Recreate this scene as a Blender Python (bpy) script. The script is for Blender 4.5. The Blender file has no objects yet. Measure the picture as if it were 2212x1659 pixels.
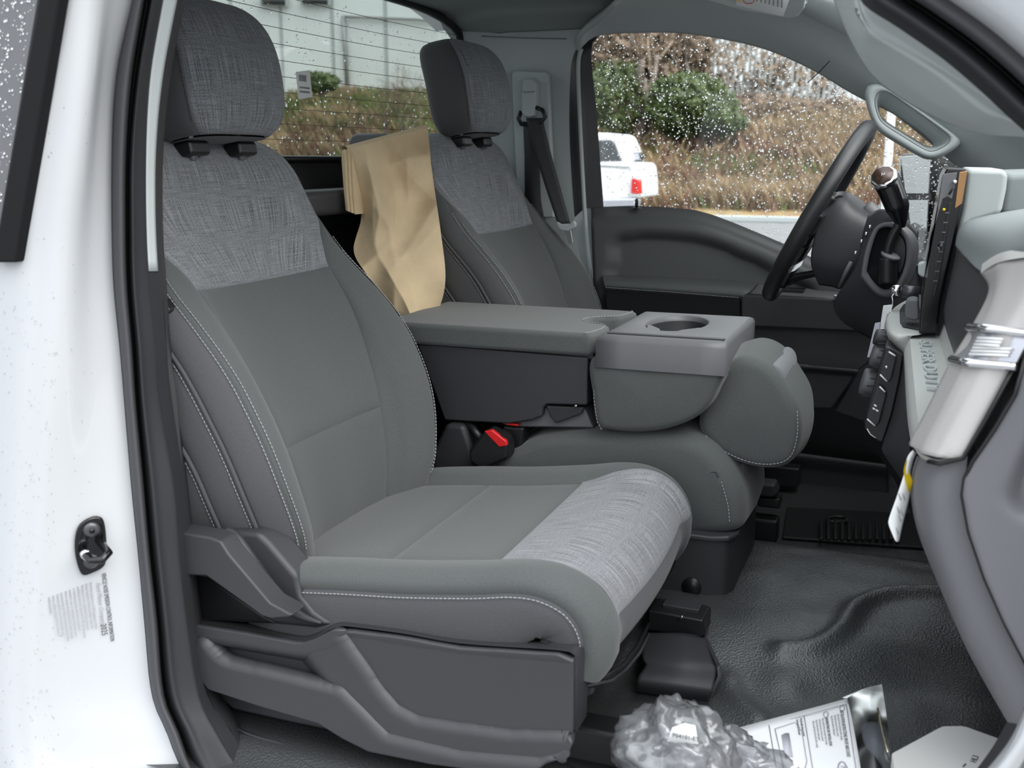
import bpy, bmesh, math, random
from mathutils import Vector, Matrix, noise
random.seed(7)
S = bpy.context.scene
COL = S.collection

# ------------------------------------------------------------------ camera
F_PX = 2300.0
CAM = Vector((0.0, -1.0, 1.70))
YAW, PITCH = math.radians(21), math.radians(12)
sp, cp, st, ct = math.sin(YAW), math.cos(YAW), math.sin(PITCH), math.cos(PITCH)
CR = Vector((cp, sp, 0)); CF = Vector((-sp*ct, cp*ct, -st)); CU = Vector((-sp*st, cp*st, ct))
cd = bpy.data.cameras.new('camera'); cam = bpy.data.objects.new('camera', cd); COL.objects.link(cam)
cd.sensor_width = 36.0; cd.lens = 36.0*F_PX/2212.0; cd.clip_start = 0.02; cd.clip_end = 400
cam.matrix_world = Matrix(((CR.x, CU.x, -CF.x, CAM.x), (CR.y, CU.y, -CF.y, CAM.y), (CR.z, CU.z, -CF.z, CAM.z), (0, 0, 0, 1)))
cd.dof.use_dof = True; cd.dof.focus_distance = 1.9; cd.dof.aperture_fstop = 7.0
S.camera = cam

# ------------------------------------------------------------------ overcast sky
w = bpy.data.worlds.new('World'); S.world = w; w.use_nodes = True
wn = w.node_tree.nodes; wl = w.node_tree.links
bg = wn['Background']
bg.inputs[0].default_value = (0.88, 0.94, 0.98, 1)
# overcast sky: brightest overhead, a third of that at the horizon
wt = wn.new('ShaderNodeTexCoord'); wsx = wn.new('ShaderNodeSeparateXYZ'); wl.new(wt.outputs['Generated'], wsx.inputs[0])
wm = wn.new('ShaderNodeMapRange'); wm.inputs[1].default_value = 0; wm.inputs[2].default_value = 1
wm.inputs[3].default_value = 0.75; wm.inputs[4].default_value = 2.25
wl.new(wsx.outputs[2], wm.inputs[0]); wl.new(wm.outputs[0], bg.inputs[1])
# soft sun glow behind the cloud, on the open-door side
sd = bpy.data.lights.new('sun', 'SUN'); so = bpy.data.objects.new('sun', sd); COL.objects.link(so)
sd.energy = 2.5; sd.angle = math.radians(60); sd.color = (1.0, 0.97, 0.93)
so.rotation_euler = Vector((-0.66, 0.22, -0.68)).to_track_quat('-Z', 'Y').to_euler()
vs = S.view_settings
vs.view_transform = 'Standard'; vs.look = 'None'; vs.gamma = 1.0; vs.use_curve_mapping = False
vs.exposure = 0.66

# ------------------------------------------------------------------ helpers
def at(px, py, X=None, Y=None, Z=None):
    v = CR*((px-1106)/F_PX) + CU*((829.5-py)/F_PX) + CF
    if X is not None: t = (X-CAM.x)/v.x
    elif Y is not None: t = (Y-CAM.y)/v.y
    else: t = (Z-CAM.z)/v.z
    return CAM + v*t
V = Vector
WL = {}
def empty(name, loc, label=None, cat=None, group=None, kind=None):
    o = bpy.data.objects.new(name, None); COL.objects.link(o); o.location = loc; o.empty_display_size = .05
    WL[o.name] = Vector(loc); tag(o, label, cat, group, kind); return o
def tag(o, label=None, cat=None, group=None, kind=None):
    if label: o['label'] = label
    if cat: o['category'] = cat
    if group: o['group'] = group
    if kind: o['kind'] = kind
    return o
def put(o, parent):
    COL.objects.link(o)
    if parent is not None:
        o.parent = parent
        l = WL.get(parent.name)
        if l is not None: o.matrix_parent_inverse = Matrix.Translation(-l)
    return o
def mk(name, verts, faces, mat, parent=None, smooth=True, uv=None, bev=0, bseg=2, sub=0, solid=0, soff=0):
    me = bpy.data.meshes.new(name)
    me.from_pydata([tuple(v) for v in verts], [], faces)
    if uv:
        ul = me.uv_layers.new(name='UVMap')
        for lp in me.loops: ul.data[lp.index].uv = uv[lp.vertex_index]
    if smooth:
        me.polygons.foreach_set('use_smooth', [True]*len(me.polygons))
    me.materials.append(M[mat]); me.update()
    o = put(bpy.data.objects.new(name, me), parent)
    if solid:
        m = o.modifiers.new('solidify', 'SOLIDIFY'); m.thickness = solid; m.offset = soff
    if bev:
        m = o.modifiers.new('bevel', 'BEVEL'); m.width = bev; m.segments = bseg; m.limit_method = 'ANGLE'; m.angle_limit = math.radians(32); m.harden_normals = True
    if sub:
        m = o.modifiers.new('subsurf', 'SUBSURF'); m.levels = sub; m.render_levels = sub
    return o
def orient(verts, faces):
    bm = bmesh.new(); vs_ = [bm.verts.new(v) for v in verts]
    for f in faces:
        try: bm.faces.new([vs_[i] for i in f])
        except ValueError: pass
    bmesh.ops.recalc_face_normals(bm, faces=bm.faces)
    bm.verts.index_update()
    fs = [[v.index for v in f.verts] for f in bm.faces]; bm.free(); return fs
def prism(name, pts, vec, mat, parent=None, bev=.004, bseg=3, smooth=True):
    n = len(pts); v = [V(p) for p in pts] + [V(p)+V(vec) for p in pts]
    f = [list(range(n))[::-1], list(range(n, 2*n))] + [[i, (i+1) % n, n+(i+1) % n, n+i] for i in range(n)]
    return mk(name, v, orient(v, f), mat, parent, smooth, bev=bev, bseg=bseg)
def pprism(name, pix, Y, dY, mat, parent=None, bev=.004, bseg=3, vec=None, rnd=0):
    if rnd: pix = crs(pix, rnd*len(pix), True)
    return prism(name, [at(x, y, Y=Y) for x, y in pix], vec or (0, dY, 0), mat, parent, bev, bseg)
def rbox(name, c, s, mat, parent=None, bev=.006, bseg=3, rot=None):
    R = rot.to_matrix() if hasattr(rot, 'to_matrix') else (rot or Matrix.Identity(3))
    v = [V(c)+R @ V((s[0]/2*a, s[1]/2*b, s[2]/2*e)) for a in (-1, 1) for b in (-1, 1) for e in (-1, 1)]
    f = [[0, 1, 3, 2], [4, 6, 7, 5], [0, 4, 5, 1], [2, 3, 7, 6], [0, 2, 6, 4], [1, 5, 7, 3]]
    return mk(name, v, f, mat, parent, True, bev=min(bev, min(s)*.48), bseg=bseg)
def crs(pts, n, closed=False):
    """Catmull-Rom through pts (any dimension), n samples"""
    P = [V(p) for p in pts]; k = len(P); out = []
    if P and len(pts[0]) == 2: P = [V((p[0], p[1], 0)) for p in pts]
    segs = k if closed else k-1
    for j in range(n):
        t = j/(n if closed else n-1)*segs; i = min(int(t), segs-1); f = t-i
        g = (lambda q: P[q % k]) if closed else (lambda q: P[max(0, min(k-1, q))])
        a, b, c, d = g(i-1), g(i), g(i+1), g(i+2)
        out.append(.5*((2*b)+(c-a)*f+(2*a-5*b+4*c-d)*f*f+(3*b-a-3*c+d)*f**3))
    if len(pts[0]) == 2: return [(p.x, p.y) for p in out]
    return out
def lin(pts, n):
    """arc-length resample of a polyline"""
    P = [V(p) if len(p) == 3 else V((p[0], p[1], 0)) for p in pts]
    L = [0]
    for a, b in zip(P, P[1:]): L.append(L[-1]+(b-a).length)
    out = []
    for j in range(n):
        s = L[-1]*j/(n-1); i = 0
        while i < len(L)-2 and L[i+1] < s: i += 1
        f = (s-L[i])/max(L[i+1]-L[i], 1e-9); out.append(P[i].lerp(P[i+1], min(f, 1)))
    return out if len(pts[0]) == 3 else [(p.x, p.y) for p in out]
def itp(x, tab):
    """smooth table lookup"""
    if x <= tab[0][0]: return tab[0][1]
    if x >= tab[-1][0]: return tab[-1][1]
    n = len(tab)
    for i in range(n-1):
        if x <= tab[i+1][0]: break
    x0, y0 = tab[i]; x1, y1 = tab[i+1]; h = x1-x0; t = (x-x0)/h
    d = (y1-y0)/h
    dm = (y0-tab[i-1][1])/(x0-tab[i-1][0]) if i > 0 else d
    dp = (tab[i+2][1]-y1)/(tab[i+2][0]-x1) if i+2 < n else d
    m0 = (d+dm)/2 if d*dm > 0 else 0; m1 = (d+dp)/2 if d*dp > 0 else 0
    if i == 0: m0 = d
    if i+2 >= n: m1 = d
    return (2*t**3-3*t*t+1)*y0+(t**3-2*t*t+t)*h*m0+(-2*t**3+3*t*t)*y1+(t**3-t*t)*h*m1
def grid(name, G, mat, parent=None, closed_u=False, smooth=True, uv=True, flip=False, **kw):
    nu = len(G[0]); nv = len(G); v = [p for r in G for p in r]; f = []
    for j in range(nv-1):
        for i in range(nu if closed_u else nu-1):
            a, b, c, d = j*nu+i, j*nu+(i+1) % nu, (j+1)*nu+(i+1) % nu, (j+1)*nu+i
            f.append([a, d, c, b] if flip else [a, b, c, d])
    U = None
    if uv and not closed_u:
        U = [None]*len(v)
        m = nv//2
        cum = [0]
        for i in range(1, nu): cum.append(cum[-1]+(V(G[m][i])-V(G[m][i-1])).length)
        cv = [0]
        for j in range(1, nv): cv.append(cv[-1]+(V(G[j][nu//2])-V(G[j-1][nu//2])).length)
        for j in range(nv):
            for i in range(nu): U[j*nu+i] = (cum[i], cv[j])
    return mk(name, v, f, mat, parent, smooth, uv=U, **kw)
def surf(name, lines, n, mat, parent=None, mid=4, solid=0, soff=0, smooth_cross=True, flip=False, **kw):
    """skin a set of 3-D feature lines"""
    L = [lin(crs(l, 60) if len(l) > 2 else l, n) for l in lines]
    cols = []
    for i in range(n):
        c = [l[i] for l in L]
        cols.append(crs(c, (len(c)-1)*mid+1) if smooth_cross and len(c) > 2 else lin(c, (len(c)-1)*mid+1))
    G = [[cols[i][j] for i in range(n)] for j in range(len(cols[0]))]
    return grid(name, G, mat, parent, solid=solid, soff=soff, flip=flip, **kw)
def frame(t):
    t = t.normalized(); a = V((0, 0, 1)) if abs(t.z) < .9 else V((1, 0, 0))
    x = t.cross(a).normalized(); return x, t.cross(x).normalized()
def tubegeo(pts, r, n=8, closed=False, sq=(1, 1)):
    P = [V(p) for p in pts]; k = len(P); v = []; f = []
    px_ = None
    for i in range(k):
        t = (P[(i+1) % k]-P[i-1]) if closed else (P[min(i+1, k-1)]-P[max(i-1, 0)])
        if px_ is None: x, y = frame(t)
        else:
            t.normalize(); x = (px_-t*px_.dot(t)).normalized(); y = t.cross(x)
        px_ = x; rr = r[i] if isinstance(r, (list, tuple)) else r
        for j in range(n):
            a = 2*math.pi*j/n; v.append(P[i]+x*rr*sq[0]*math.cos(a)+y*rr*sq[1]*math.sin(a))
    for i in range(k if closed else k-1):
        for j in range(n):
            a = i*n+j; b = i*n+(j+1) % n; c = ((i+1) % k)*n+(j+1) % n; d = ((i+1) % k)*n+j
            f.append([a, d, c, b])
    if not closed: f += [list(range(n)), list(range((k-1)*n, k*n))[::-1]]
    return v, f
def tube(name, pts, r, mat, parent=None, n=8, closed=False, sq=(1, 1), **kw):
    v, f = tubegeo(pts, r, n, closed, sq); return mk(name, v, orient(v, f), mat, parent, True, **kw)
def lathe(name, prof, c, axis, mat, parent=None, n=24, bev=0):
    """prof: (radius, along)"""
    ax = V(axis).normalized(); x, y = frame(ax); c = V(c)
    v = []; f = []
    for r, h in prof:
        for j in range(n):
            a = 2*math.pi*j/n; v.append(c+ax*h+x*r*math.cos(a)+y*r*math.sin(a))
    for i in range(len(prof)-1):
        for j in range(n): f.append([i*n+j, i*n+(j+1) % n, (i+1)*n+(j+1) % n, (i+1)*n+j])
    f += [list(range(n)), list(range((len(prof)-1)*n, len(prof)*n))]
    return mk(name, v, orient(v, f), mat, parent, True, bev=bev)
def inpoly(x, y, poly):
    r = False; j = len(poly)-1
    for i in range(len(poly)):
        xi, yi = poly[i]; xj, yj = poly[j]
        if (yi > y) != (yj > y) and x < (xj-xi)*(y-yi)/(yj-yi)+xi: r = not r
        j = i
    return r
def relief(name, top, bot, base, patches, nx, ny, blur, mat, parent=None, solid=.004, cv=None, xkey='Y', **kw):
    """a moulded panel: outline from two edge lines, depth from patches, edges softened"""
    T = lin(top, nx); B = lin(bot, nx)
    PX = [[(T[i][0]+(B[i][0]-T[i][0])*j/(ny-1), T[i][1]+(B[i][1]-T[i][1])*j/(ny-1)) for i in range(nx)] for j in range(ny)]
    D = []
    for j in range(ny):
        r = []
        for i in range(nx):
            x, y = PX[j][i]; d = base(x, y) if callable(base) else base
            for poly, val in patches:
                if inpoly(x, y, poly): d = val(x, y) if callable(val) else val
            r.append(d)
        D.append(r)
    for _ in range(blur):
        E_ = [r[:] for r in D]
        for j in range(ny):
            for i in range(nx):
                s = 0; c = 0
                for a, b in ((0, 0), (1, 0), (-1, 0), (0, 1), (0, -1)):
                    q, p = j+a, i+b
                    if 0 <= q < ny and 0 <= p < nx: s += D[q][p]; c += 1
                E_[j][i] = s/c
        D = E_
    G = []
    for j in range(ny):
        r = []
        for i in range(nx):
            x, y = PX[j][i]
            if cv: x, y = cv(x, y)
            r.append(at(x, y, **{xkey: D[j][i]}))
        G.append(r)
    return grid(name, G, mat, parent, solid=solid, soff=-1, **kw)
def text(name, s, size, o, xd, yd, mat, parent, ext=0.0003, sx=1.0, align='LEFT', shear=0, bold=0, fit=0):
    cu = bpy.data.curves.new(name, 'FONT'); cu.body = s; cu.size = size; cu.extrude = ext; cu.align_x = align; cu.shear = shear; cu.offset = bold
    cu.resolution_u = 2
    t = bpy.data.objects.new(name, cu); me = bpy.data.meshes.new_from_object(t)
    bpy.data.objects.remove(t)
    x = V(xd).normalized(); z = x.cross(V(yd)).normalized(); y = z.cross(x)
    if fit: sx = fit/max(q.co.x for q in me.vertices)
    me.transform(Matrix(((x.x*sx, y.x, z.x, o[0]), (x.y*sx, y.y, z.y, o[1]), (x.z*sx, y.z, z.z, o[2]), (0, 0, 0, 1))))
    me.materials.clear(); me.materials.append(M[mat])
    return put(bpy.data.objects.new(name, me), parent)
def join_geo(parts):
    v = []; f = []
    for a, b in parts:
        o = len(v); v += a; f += [[i+o for i in q] for q in b]
    return v, f
def stitch_geo(pts, dash=.0055, gap=.0030, r=.0008):
    P = [V(p) for p in pts]; L = sum((b-a).length for a, b in zip(P, P[1:])); n = max(2, int(L/.0015))
    Q = lin(P, n); ln = L/(n-1); out = []; k = max(1, int(dash/ln)); g = max(1, int(gap/ln)); i = 0
    while i+k < n:
        out.append(tubegeo([Q[i], Q[i+k]], r, 4)); i += k+g
    return out
def stitches(name, curves, mat, parent, **kw):
    g = []
    for c in curves: g += stitch_geo(c, **kw)
    if not g: return
    v, f = join_geo(g); o = mk(name, v, f, mat, parent, True); o['kind'] = 'stuff'; return o

# ------------------------------------------------------------------ materials
M = {}
def new(name):
    m = bpy.data.materials.new(name); m.use_nodes = True; M[name] = m
    nt = m.node_tree; return m, nt.nodes, nt.links, nt.nodes['Principled BSDF']
def N(ns, typ, **kw):
    n = ns.new(typ)
    for k, v in kw.items():
        if k in n.inputs: n.inputs[k].default_value = v
        else: setattr(n, k, v)
    return n
def basic(name, col, rough=.5, metal=0, spec=.5, bump=None, vary=0, vscale=8, sheen=0, coat=0, alpha=1):
    m, ns, ls, b = new(name)
    b.inputs['Base Color'].default_value = (*col, 1); b.inputs['Roughness'].default_value = rough
    b.inputs['Metallic'].default_value = metal; b.inputs['Specular IOR Level'].default_value = spec
    if sheen: b.inputs['Sheen Weight'].default_value = sheen; b.inputs['Sheen Roughness'].default_value = .5
    if coat: b.inputs['Coat Weight'].default_value = coat; b.inputs['Coat Roughness'].default_value = .05
    tc = ns.new('ShaderNodeTexCoord')
    if vary:
        nz = N(ns, 'ShaderNodeTexNoise', Scale=vscale, Detail=4.0); ls.new(tc.outputs['Object'], nz.inputs['Vector'])
        mp = N(ns, 'ShaderNodeMapRange'); mp.inputs[1].default_value = .3; mp.inputs[2].default_value = .7
        mp.inputs[3].default_value = 1-vary; mp.inputs[4].default_value = 1+vary; ls.new(nz.outputs[0], mp.inputs[0])
        mx = N(ns, 'ShaderNodeVectorMath', operation='SCALE'); mx.inputs[0].default_value = col; ls.new(mp.outputs[0], mx.inputs['Scale'])
        ls.new(mx.outputs[0], b.inputs['Base Color'])
    if bump:
        kind, sc, stg, dist = bump
        if kind == 'v':
            t = N(ns, 'ShaderNodeTexVoronoi', Scale=sc, feature='SMOOTH_F1')
        else: t = N(ns, 'ShaderNodeTexNoise', Scale=sc, Detail=3.0)
        ls.new(tc.outputs['Object'], t.inputs['Vector'])
        bp = N(ns, 'ShaderNodeBump', Strength=stg, Distance=dist); ls.new(t.outputs[0], bp.inputs['Height']); ls.new(bp.outputs[0], b.inputs['Normal'])
    return m
basic('fabric', (.080, .085, .085), .92, spec=.25, bump=('n', 900, .35, .001), vary=.10, vscale=500, sheen=.18)
basic('fabric_side', (.066, .067, .072), .85, spec=.3, bump=('n', 900, .35, .001), vary=.10, vscale=500, sheen=.15)
basic('stitch', (.30, .31, .32), .8)
basic('plastic', (.034, .034, .038), .48, spec=.45, bump=('n', 1500, .15, .0006), vary=.04, vscale=400)
basic('plastic_dark', (.028, .028, .031), .5, spec=.4, bump=('n', 1500, .15, .0006))
basic('plastic_black', (.010, .010, .011), .38, spec=.45)
basic('plastic_mid', (.115, .115, .122), .5, spec=.45, bump=('n', 1500, .12, .0006))
basic('black_gloss', (.006, .006, .007), .12, spec=.5)
basic('screen_glass', (.004, .004, .005), .04, spec=.6)
basic('rubber', (.024, .024, .027), .55, spec=.35, bump=('n', 700, .1, .0006))
basic('rubber_light', (.060, .060, .066), .6, spec=.35, bump=('n', 700, .1, .0006))
basic('headliner', (.25, .27, .27), .95, spec=.1, bump=('n', 700, .2, .0008), vary=.05, vscale=300)
basic('trim_grey', (.45, .48, .48), .6, spec=.35, bump=('n', 1200, .1, .0005))
basic('dash_grey', (.43, .43, .415), .5, spec=.4, bump=('n', 1200, .1, .0005))
basic('metallic_trim', (.50, .48, .47), .38, metal=.15, spec=.5)
basic('chrome', (.82, .82, .84), .12, metal=1)
basic('steel', (.45, .45, .47), .3, metal=1)
basic('dark_steel', (.10, .10, .11), .35, metal=.6)
basic('white_paint', (.50, .51, .53), .22, spec=.5, coat=.6)
basic('rubber_black', (.007, .007, .008), .7, spec=.2)
basic('quarter_glass', (.13, .13, .14), .1, spec=.5)  # grey base colour carries the sky reflection on the glass
basic('white', (.85, .85, .85), .6)
basic('ink', (.05, .05, .055), .6)
basic('ink_light', (.30, .30, .33), .6)
basic('red', (.62, .012, .015), .35)
basic('yellow', (.80, .55, .01), .5)
basic('belt', (.022, .023, .025), .6, bump=('n', 900, .3, .001))
basic('leather', (.020, .020, .021), .42, spec=.5, bump=('v', 600, .25, .0006))
basic('icon', (.75, .75, .75), .5)
basic('vinyl', (.032, .034, .035), .42, spec=1.0, bump=('v', 340, .5, .0016))
basic('mat_rubber', (.014, .014, .014), .5, spec=.4)
basic('kraft', (.58, .45, .29), .75, spec=.2, bump=('n', 60, .25, .004), vary=.10, vscale=14)
basic('card_grey', (.52, .51, .50), .6, spec=.3)
basic('paper', (.80, .80, .82), .55)
basic('asphalt', (.16, .16, .165), .75, vary=.15, vscale=3, bump=('n', 80, .4, .01))
basic('bark', (.15, .12, .10), .9, vary=.3, vscale=6)
basic('twig', (.20, .145, .10), .9, vary=.3, vscale=2)
basic('leaf', (.060, .088, .022), .6, vary=.4, vscale=2)
basic('grass_tan', (.27, .195, .115), .9, vary=.35, vscale=.8)
basic('grass_green', (.12, .15, .045), .9, vary=.35, vscale=.8)
basic('grass_brown', (.175, .098, .068), .9, vary=.35, vscale=.8)
basic('wall_white', (.68, .71, .70), .7, vary=.06, vscale=.5)
basic('wall_trim', (.42, .45, .45), .7)
basic('slat', (.52, .52, .50), .6)
basic('fence_metal', (.30, .31, .31), .5, metal=.4)
basic('far_glass', (.05, .055, .06), .08, spec=.6)
basic('tail_red', (.55, .02, .02), .2)
basic('truck_white', (.78, .79, .80), .25, spec=.5)
basic('tyre', (.02, .02, .02), .8)
# woven upholstery: crossed streaks of light and dark yarn
def woven(name, lo, hi, cross=.5, light=1.0):
    m, ns, ls, b = new(name)
    b.inputs['Roughness'].default_value = .9; b.inputs['Specular IOR Level'].default_value = .25
    b.inputs['Sheen Weight'].default_value = .15
    tc = ns.new('ShaderNodeTexCoord')
    def streak(sx, sy, det=2.0):
        mp = N(ns, 'ShaderNodeMapping'); mp.inputs['Scale'].default_value = (sx, sy, 1); ls.new(tc.outputs['UV'], mp.inputs[0])
        t = N(ns, 'ShaderNodeTexNoise', Scale=1.0, Detail=det, Roughness=.6); ls.new(mp.outputs[0], t.inputs['Vector']); return t.outputs[0]
    a = streak(800, 14, 2.0); c = streak(16, 800, 2.0); d = streak(900, 450, 1.0)
    def mul(x, k):
        n = N(ns, 'ShaderNodeMath', operation='MULTIPLY'); ls.new(x, n.inputs[0]); n.inputs[1].default_value = k; return n.outputs[0]
    def add(x, y):
        n = N(ns, 'ShaderNodeMath', operation='ADD'); ls.new(x, n.inputs[0]); ls.new(y, n.inputs[1]); return n.outputs[0]
    s = add(add(mul(a, .5*(2-2*cross)), mul(c, .5*2*cross)), mul(d, .55))
    r = N(ns, 'ShaderNodeMapRange'); r.inputs[1].default_value = .60; r.inputs[2].default_value = 1.0; ls.new(s, r.inputs[0])
    mx = N(ns, 'ShaderNodeMix', data_type='RGBA'); mx.inputs[6].default_value = (*lo, 1); mx.inputs[7].default_value = (*hi, 1)
    ls.new(r.outputs[0], mx.inputs[0]); ls.new(mx.outputs[2], b.inputs['Base Color'])
    bp = N(ns, 'ShaderNodeBump', Strength=.5, Distance=.0012); ls.new(s, bp.inputs['Height']); ls.new(bp.outputs[0], b.inputs['Normal'])
woven('woven', (.040, .043, .048), (.34, .35, .37), .36)
woven('woven_seat', (.070, .072, .077), (.36, .36, .385), .22)
# window glass: clear sheet with surface reflection
def pane(name, tint, refl=1.0, haze=0):
    m, ns, ls, b = new(name); ns.remove(b); out = ns['Material Output']
    tr = ns.new('ShaderNodeBsdfTransparent'); tr.inputs[0].default_value = (*tint, 1)
    gl = ns.new('ShaderNodeBsdfGlossy'); gl.inputs['Roughness'].default_value = .02
    fr = ns.new('ShaderNodeFresnel'); fr.inputs[0].default_value = 1.5
    k = N(ns, 'ShaderNodeMath', operation='MULTIPLY'); ls.new(fr.outputs[0], k.inputs[0]); k.inputs[1].default_value = refl
    mx = ns.new('ShaderNodeMixShader'); ls.new(k.outputs[0], mx.inputs[0]); ls.new(tr.outputs[0], mx.inputs[1]); ls.new(gl.outputs[0], mx.inputs[2])
    ls.new(mx.outputs[0], out.inputs[0])
pane('glass', (.93, .95, .94), 1.0)
pane('glass_rear', (.50, .54, .52), 1.3)
def clear(name, ior, col=(1, 1, 1), rough=0.0):
    m, ns, ls, b = new(name)
    b.inputs['Base Color'].default_value = (*col, 1); b.inputs['Transmission Weight'].default_value = 1
    b.inputs['Roughness'].default_value = rough; b.inputs['IOR'].default_value = ior
clear('water', 1.33)
# thin crinkled polythene
def poly(name, body, bumps, ior=1.75):
    m, ns, ls, b = new(name); out = ns['Material Output']; ns.remove(b)
    tr = ns.new('ShaderNodeBsdfTransparent'); tr.inputs[0].default_value = (.97, .97, .98, 1)
    df = ns.new('ShaderNodeBsdfDiffuse'); df.inputs[0].default_value = (.85, .86, .9, 1)
    tl = ns.new('ShaderNodeBsdfTranslucent'); tl.inputs[0].default_value = (.85, .86, .9, 1)
    gl = ns.new('ShaderNodeBsdfGlossy'); gl.inputs['Roughness'].default_value = .12
    fr = ns.new('ShaderNodeFresnel'); fr.inputs[0].default_value = ior
    tc = ns.new('ShaderNodeTexCoord'); tn = N(ns, 'ShaderNodeTexNoise', noise_type='RIDGED_MULTIFRACTAL', Scale=9.0, Detail=2.0, Distortion=.6); ls.new(tc.outputs['Object'], tn.inputs['Vector'])
    bq = N(ns, 'ShaderNodeBump', Strength=bumps, Distance=.03); ls.new(tn.outputs[0], bq.inputs['Height'])
    for q in (df, tl, gl, fr): ls.new(bq.outputs[0], q.inputs['Normal'])
    m0 = ns.new('ShaderNodeMixShader'); m0.inputs[0].default_value = .5; ls.new(df.outputs[0], m0.inputs[1]); ls.new(tl.outputs[0], m0.inputs[2])
    m1 = ns.new('ShaderNodeMixShader'); m1.inputs[0].default_value = body; ls.new(tr.outputs[0], m1.inputs[1]); ls.new(m0.outputs[0], m1.inputs[2])
    m2 = ns.new('ShaderNodeMixShader'); ls.new(fr.outputs[0], m2.inputs[0]); ls.new(m1.outputs[0], m2.inputs[1]); ls.new(gl.outputs[0], m2.inputs[2])
    ls.new(m2.outputs[0], out.inputs[0])
poly('film', .24, .40, 1.8); poly('sleeve', .03, .05, 1.15)
# hillside: dry grass, bare earth and green patches
def hill_mat():
    m, ns, ls, b = new('hill'); b.inputs['Roughness'].default_value = .95; b.inputs['Specular IOR Level'].default_value = .1
    tc = ns.new('ShaderNodeTexCoord')
    t = N(ns, 'ShaderNodeTexNoise', Scale=.55, Detail=6.0, Roughness=.65); ls.new(tc.outputs['Object'], t.inputs['Vector'])
    r = ns.new('ShaderNodeValToRGB'); ls.new(t.outputs[0], r.inputs[0])
    e = r.color_ramp.elements; e[0].position = .30; e[0].color = (.115, .055, .035, 1); e[1].position = .72; e[1].color = (.15, .16, .055, 1)
    for p, c in ((.42, (.19, .11, .065, 1)), (.52, (.28, .20, .10, 1)), (.62, (.30, .23, .12, 1))):
        q = e.new(p); q.color = c
    ls.new(r.outputs[0], b.inputs['Base Color'])
hill_mat()
basic('leather_pad', (.075, .082, .084), .5, spec=.5, bump=('v', 500, .2, .0006))
basic('brown_face', (.055, .028, .020), .3)
basic('bronze_reflection', (.45, .25, .12), .25, metal=.9)  # colour of the reflection painted on the display
basic('dash_top', (.20, .215, .22), .6, spec=.35, bump=('v', 500, .2, .0006))
basic('chrome_soft', (.52, .52, .57), .3, metal=.8)
basic('tag_lilac', (.55, .54, .62), .4)
basic('ink_soft', (.45, .45, .50), .7)
basic('sleeve_dark', (.13, .14, .16), .3)
basic('gold_glint', (.75, .65, .45), .2, metal=.8)
basic('dash_lower', (.14, .14, .152), .5, spec=.45, bump=('n', 1200, .1, .0005))
basic('door_plastic_lit', (.078, .082, .084), .5, spec=.6, bump=('n', 1500, .15, .0006))  # same plastic as the other door panels, lightened to carry the window sheen
basic('hood_grey', (.33, .35, .35), .55, spec=.4, bump=('n', 1200, .1, .0005))
basic('mirror', (.70, .72, .72), .03, metal=1)
# ------------------------------------------------------------------ the cab: floor, roof, pillars, glass
def gauss(d, w_): return math.exp(-(d/w_)**2)
def seg_dist(x, y, line):
    best = 9; 
    for (ax, ay), (bx, by) in zip(line, line[1:]):
        dx, dy = bx-ax, by-ay; t = max(0, min(1, ((x-ax)*dx+(y-ay)*dy)/(dx*dx+dy*dy+1e-12)))
        d = math.hypot(x-ax-t*dx, y-ay-t*dy)
        if d < best: best = d
    return best
def zline(pix, z): return [(p.x, p.y) for p in (at(a, b, Z=z) for a, b in crs(pix, 30))]
RIDGE = zline([(1690, 1392), (1760, 1388), (1815, 1365), (1850, 1322), (1900, 1300), (1980, 1296), (2080, 1300)], .955)
RIDGE2 = zline([(1572, 1470), (1590, 1500), (1640, 1540)], .925)
RIDGE3 = zline([(1700, 1480), (1850, 1440), (2000, 1440), (2120, 1480)], .92)
def sstep(a, b, x):
    t = max(0, min(1, (x-a)/(b-a))); return t*t*(3-2*t)
def floor_z(x, y):
    near = .60+.12*sstep(-.30, .12, x)          # tunnel edge on the passenger side
    z = .915+.050*sstep(near-.14, near+.07, y)*(1-sstep(1.02, 1.10, y))
    z += .17*sstep(.16, .50, x)*(1 if y < .7 else .6)  # toe board
    if x > -.4 and y < 1.0:
        z += .016*gauss(seg_dist(x, y, RIDGE), .016) + .010*gauss(seg_dist(x, y, RIDGE2), .018)
        z += .010*gauss(seg_dist(x, y, RIDGE3), .04)
        z += .006*noise.noise(V((x*6, y*6, 0)))+.003*noise.noise(V((x*15, y*15, 3)))
    z -= .02*(1-sstep(.06, .14, y))
    return z
xs = [-1.2+.02*i for i in range(40)]+[-.4+.009*i for i in range(100)]
ys = [.04+.012*i for i in range(81)]+[1.012+.02*i for i in range(34)]
floor = grid('floor', [[V((x, y, floor_z(x, y))) for x in xs] for y in ys], 'vinyl', None)
tag(floor, 'black grained vinyl cab floor with moulded folds over the tunnel', None, None, 'structure')

# roof lining
Yt = [(.10, 1.955), (.12, 1.985), (.16, 2.025), (.30, 2.07), (.88, 2.09), (1.46, 2.07), (1.57, 2.04), (1.63, 2.01)]
cl = []
for x in [-1.17+.05*i for i in range(18)]:
    cl.append([V((x, y, z-.02*max(0, (-1.05-x))/.1-.05*sstep(-.55, -.2, x))) for y, z in crs(Yt, 40)])
ceiling = grid('ceiling', cl, 'headliner', None, solid=.03, soff=1, flip=True)
tag(ceiling, 'pale grey fabric roof lining above the seats', None, None, 'structure')

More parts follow.
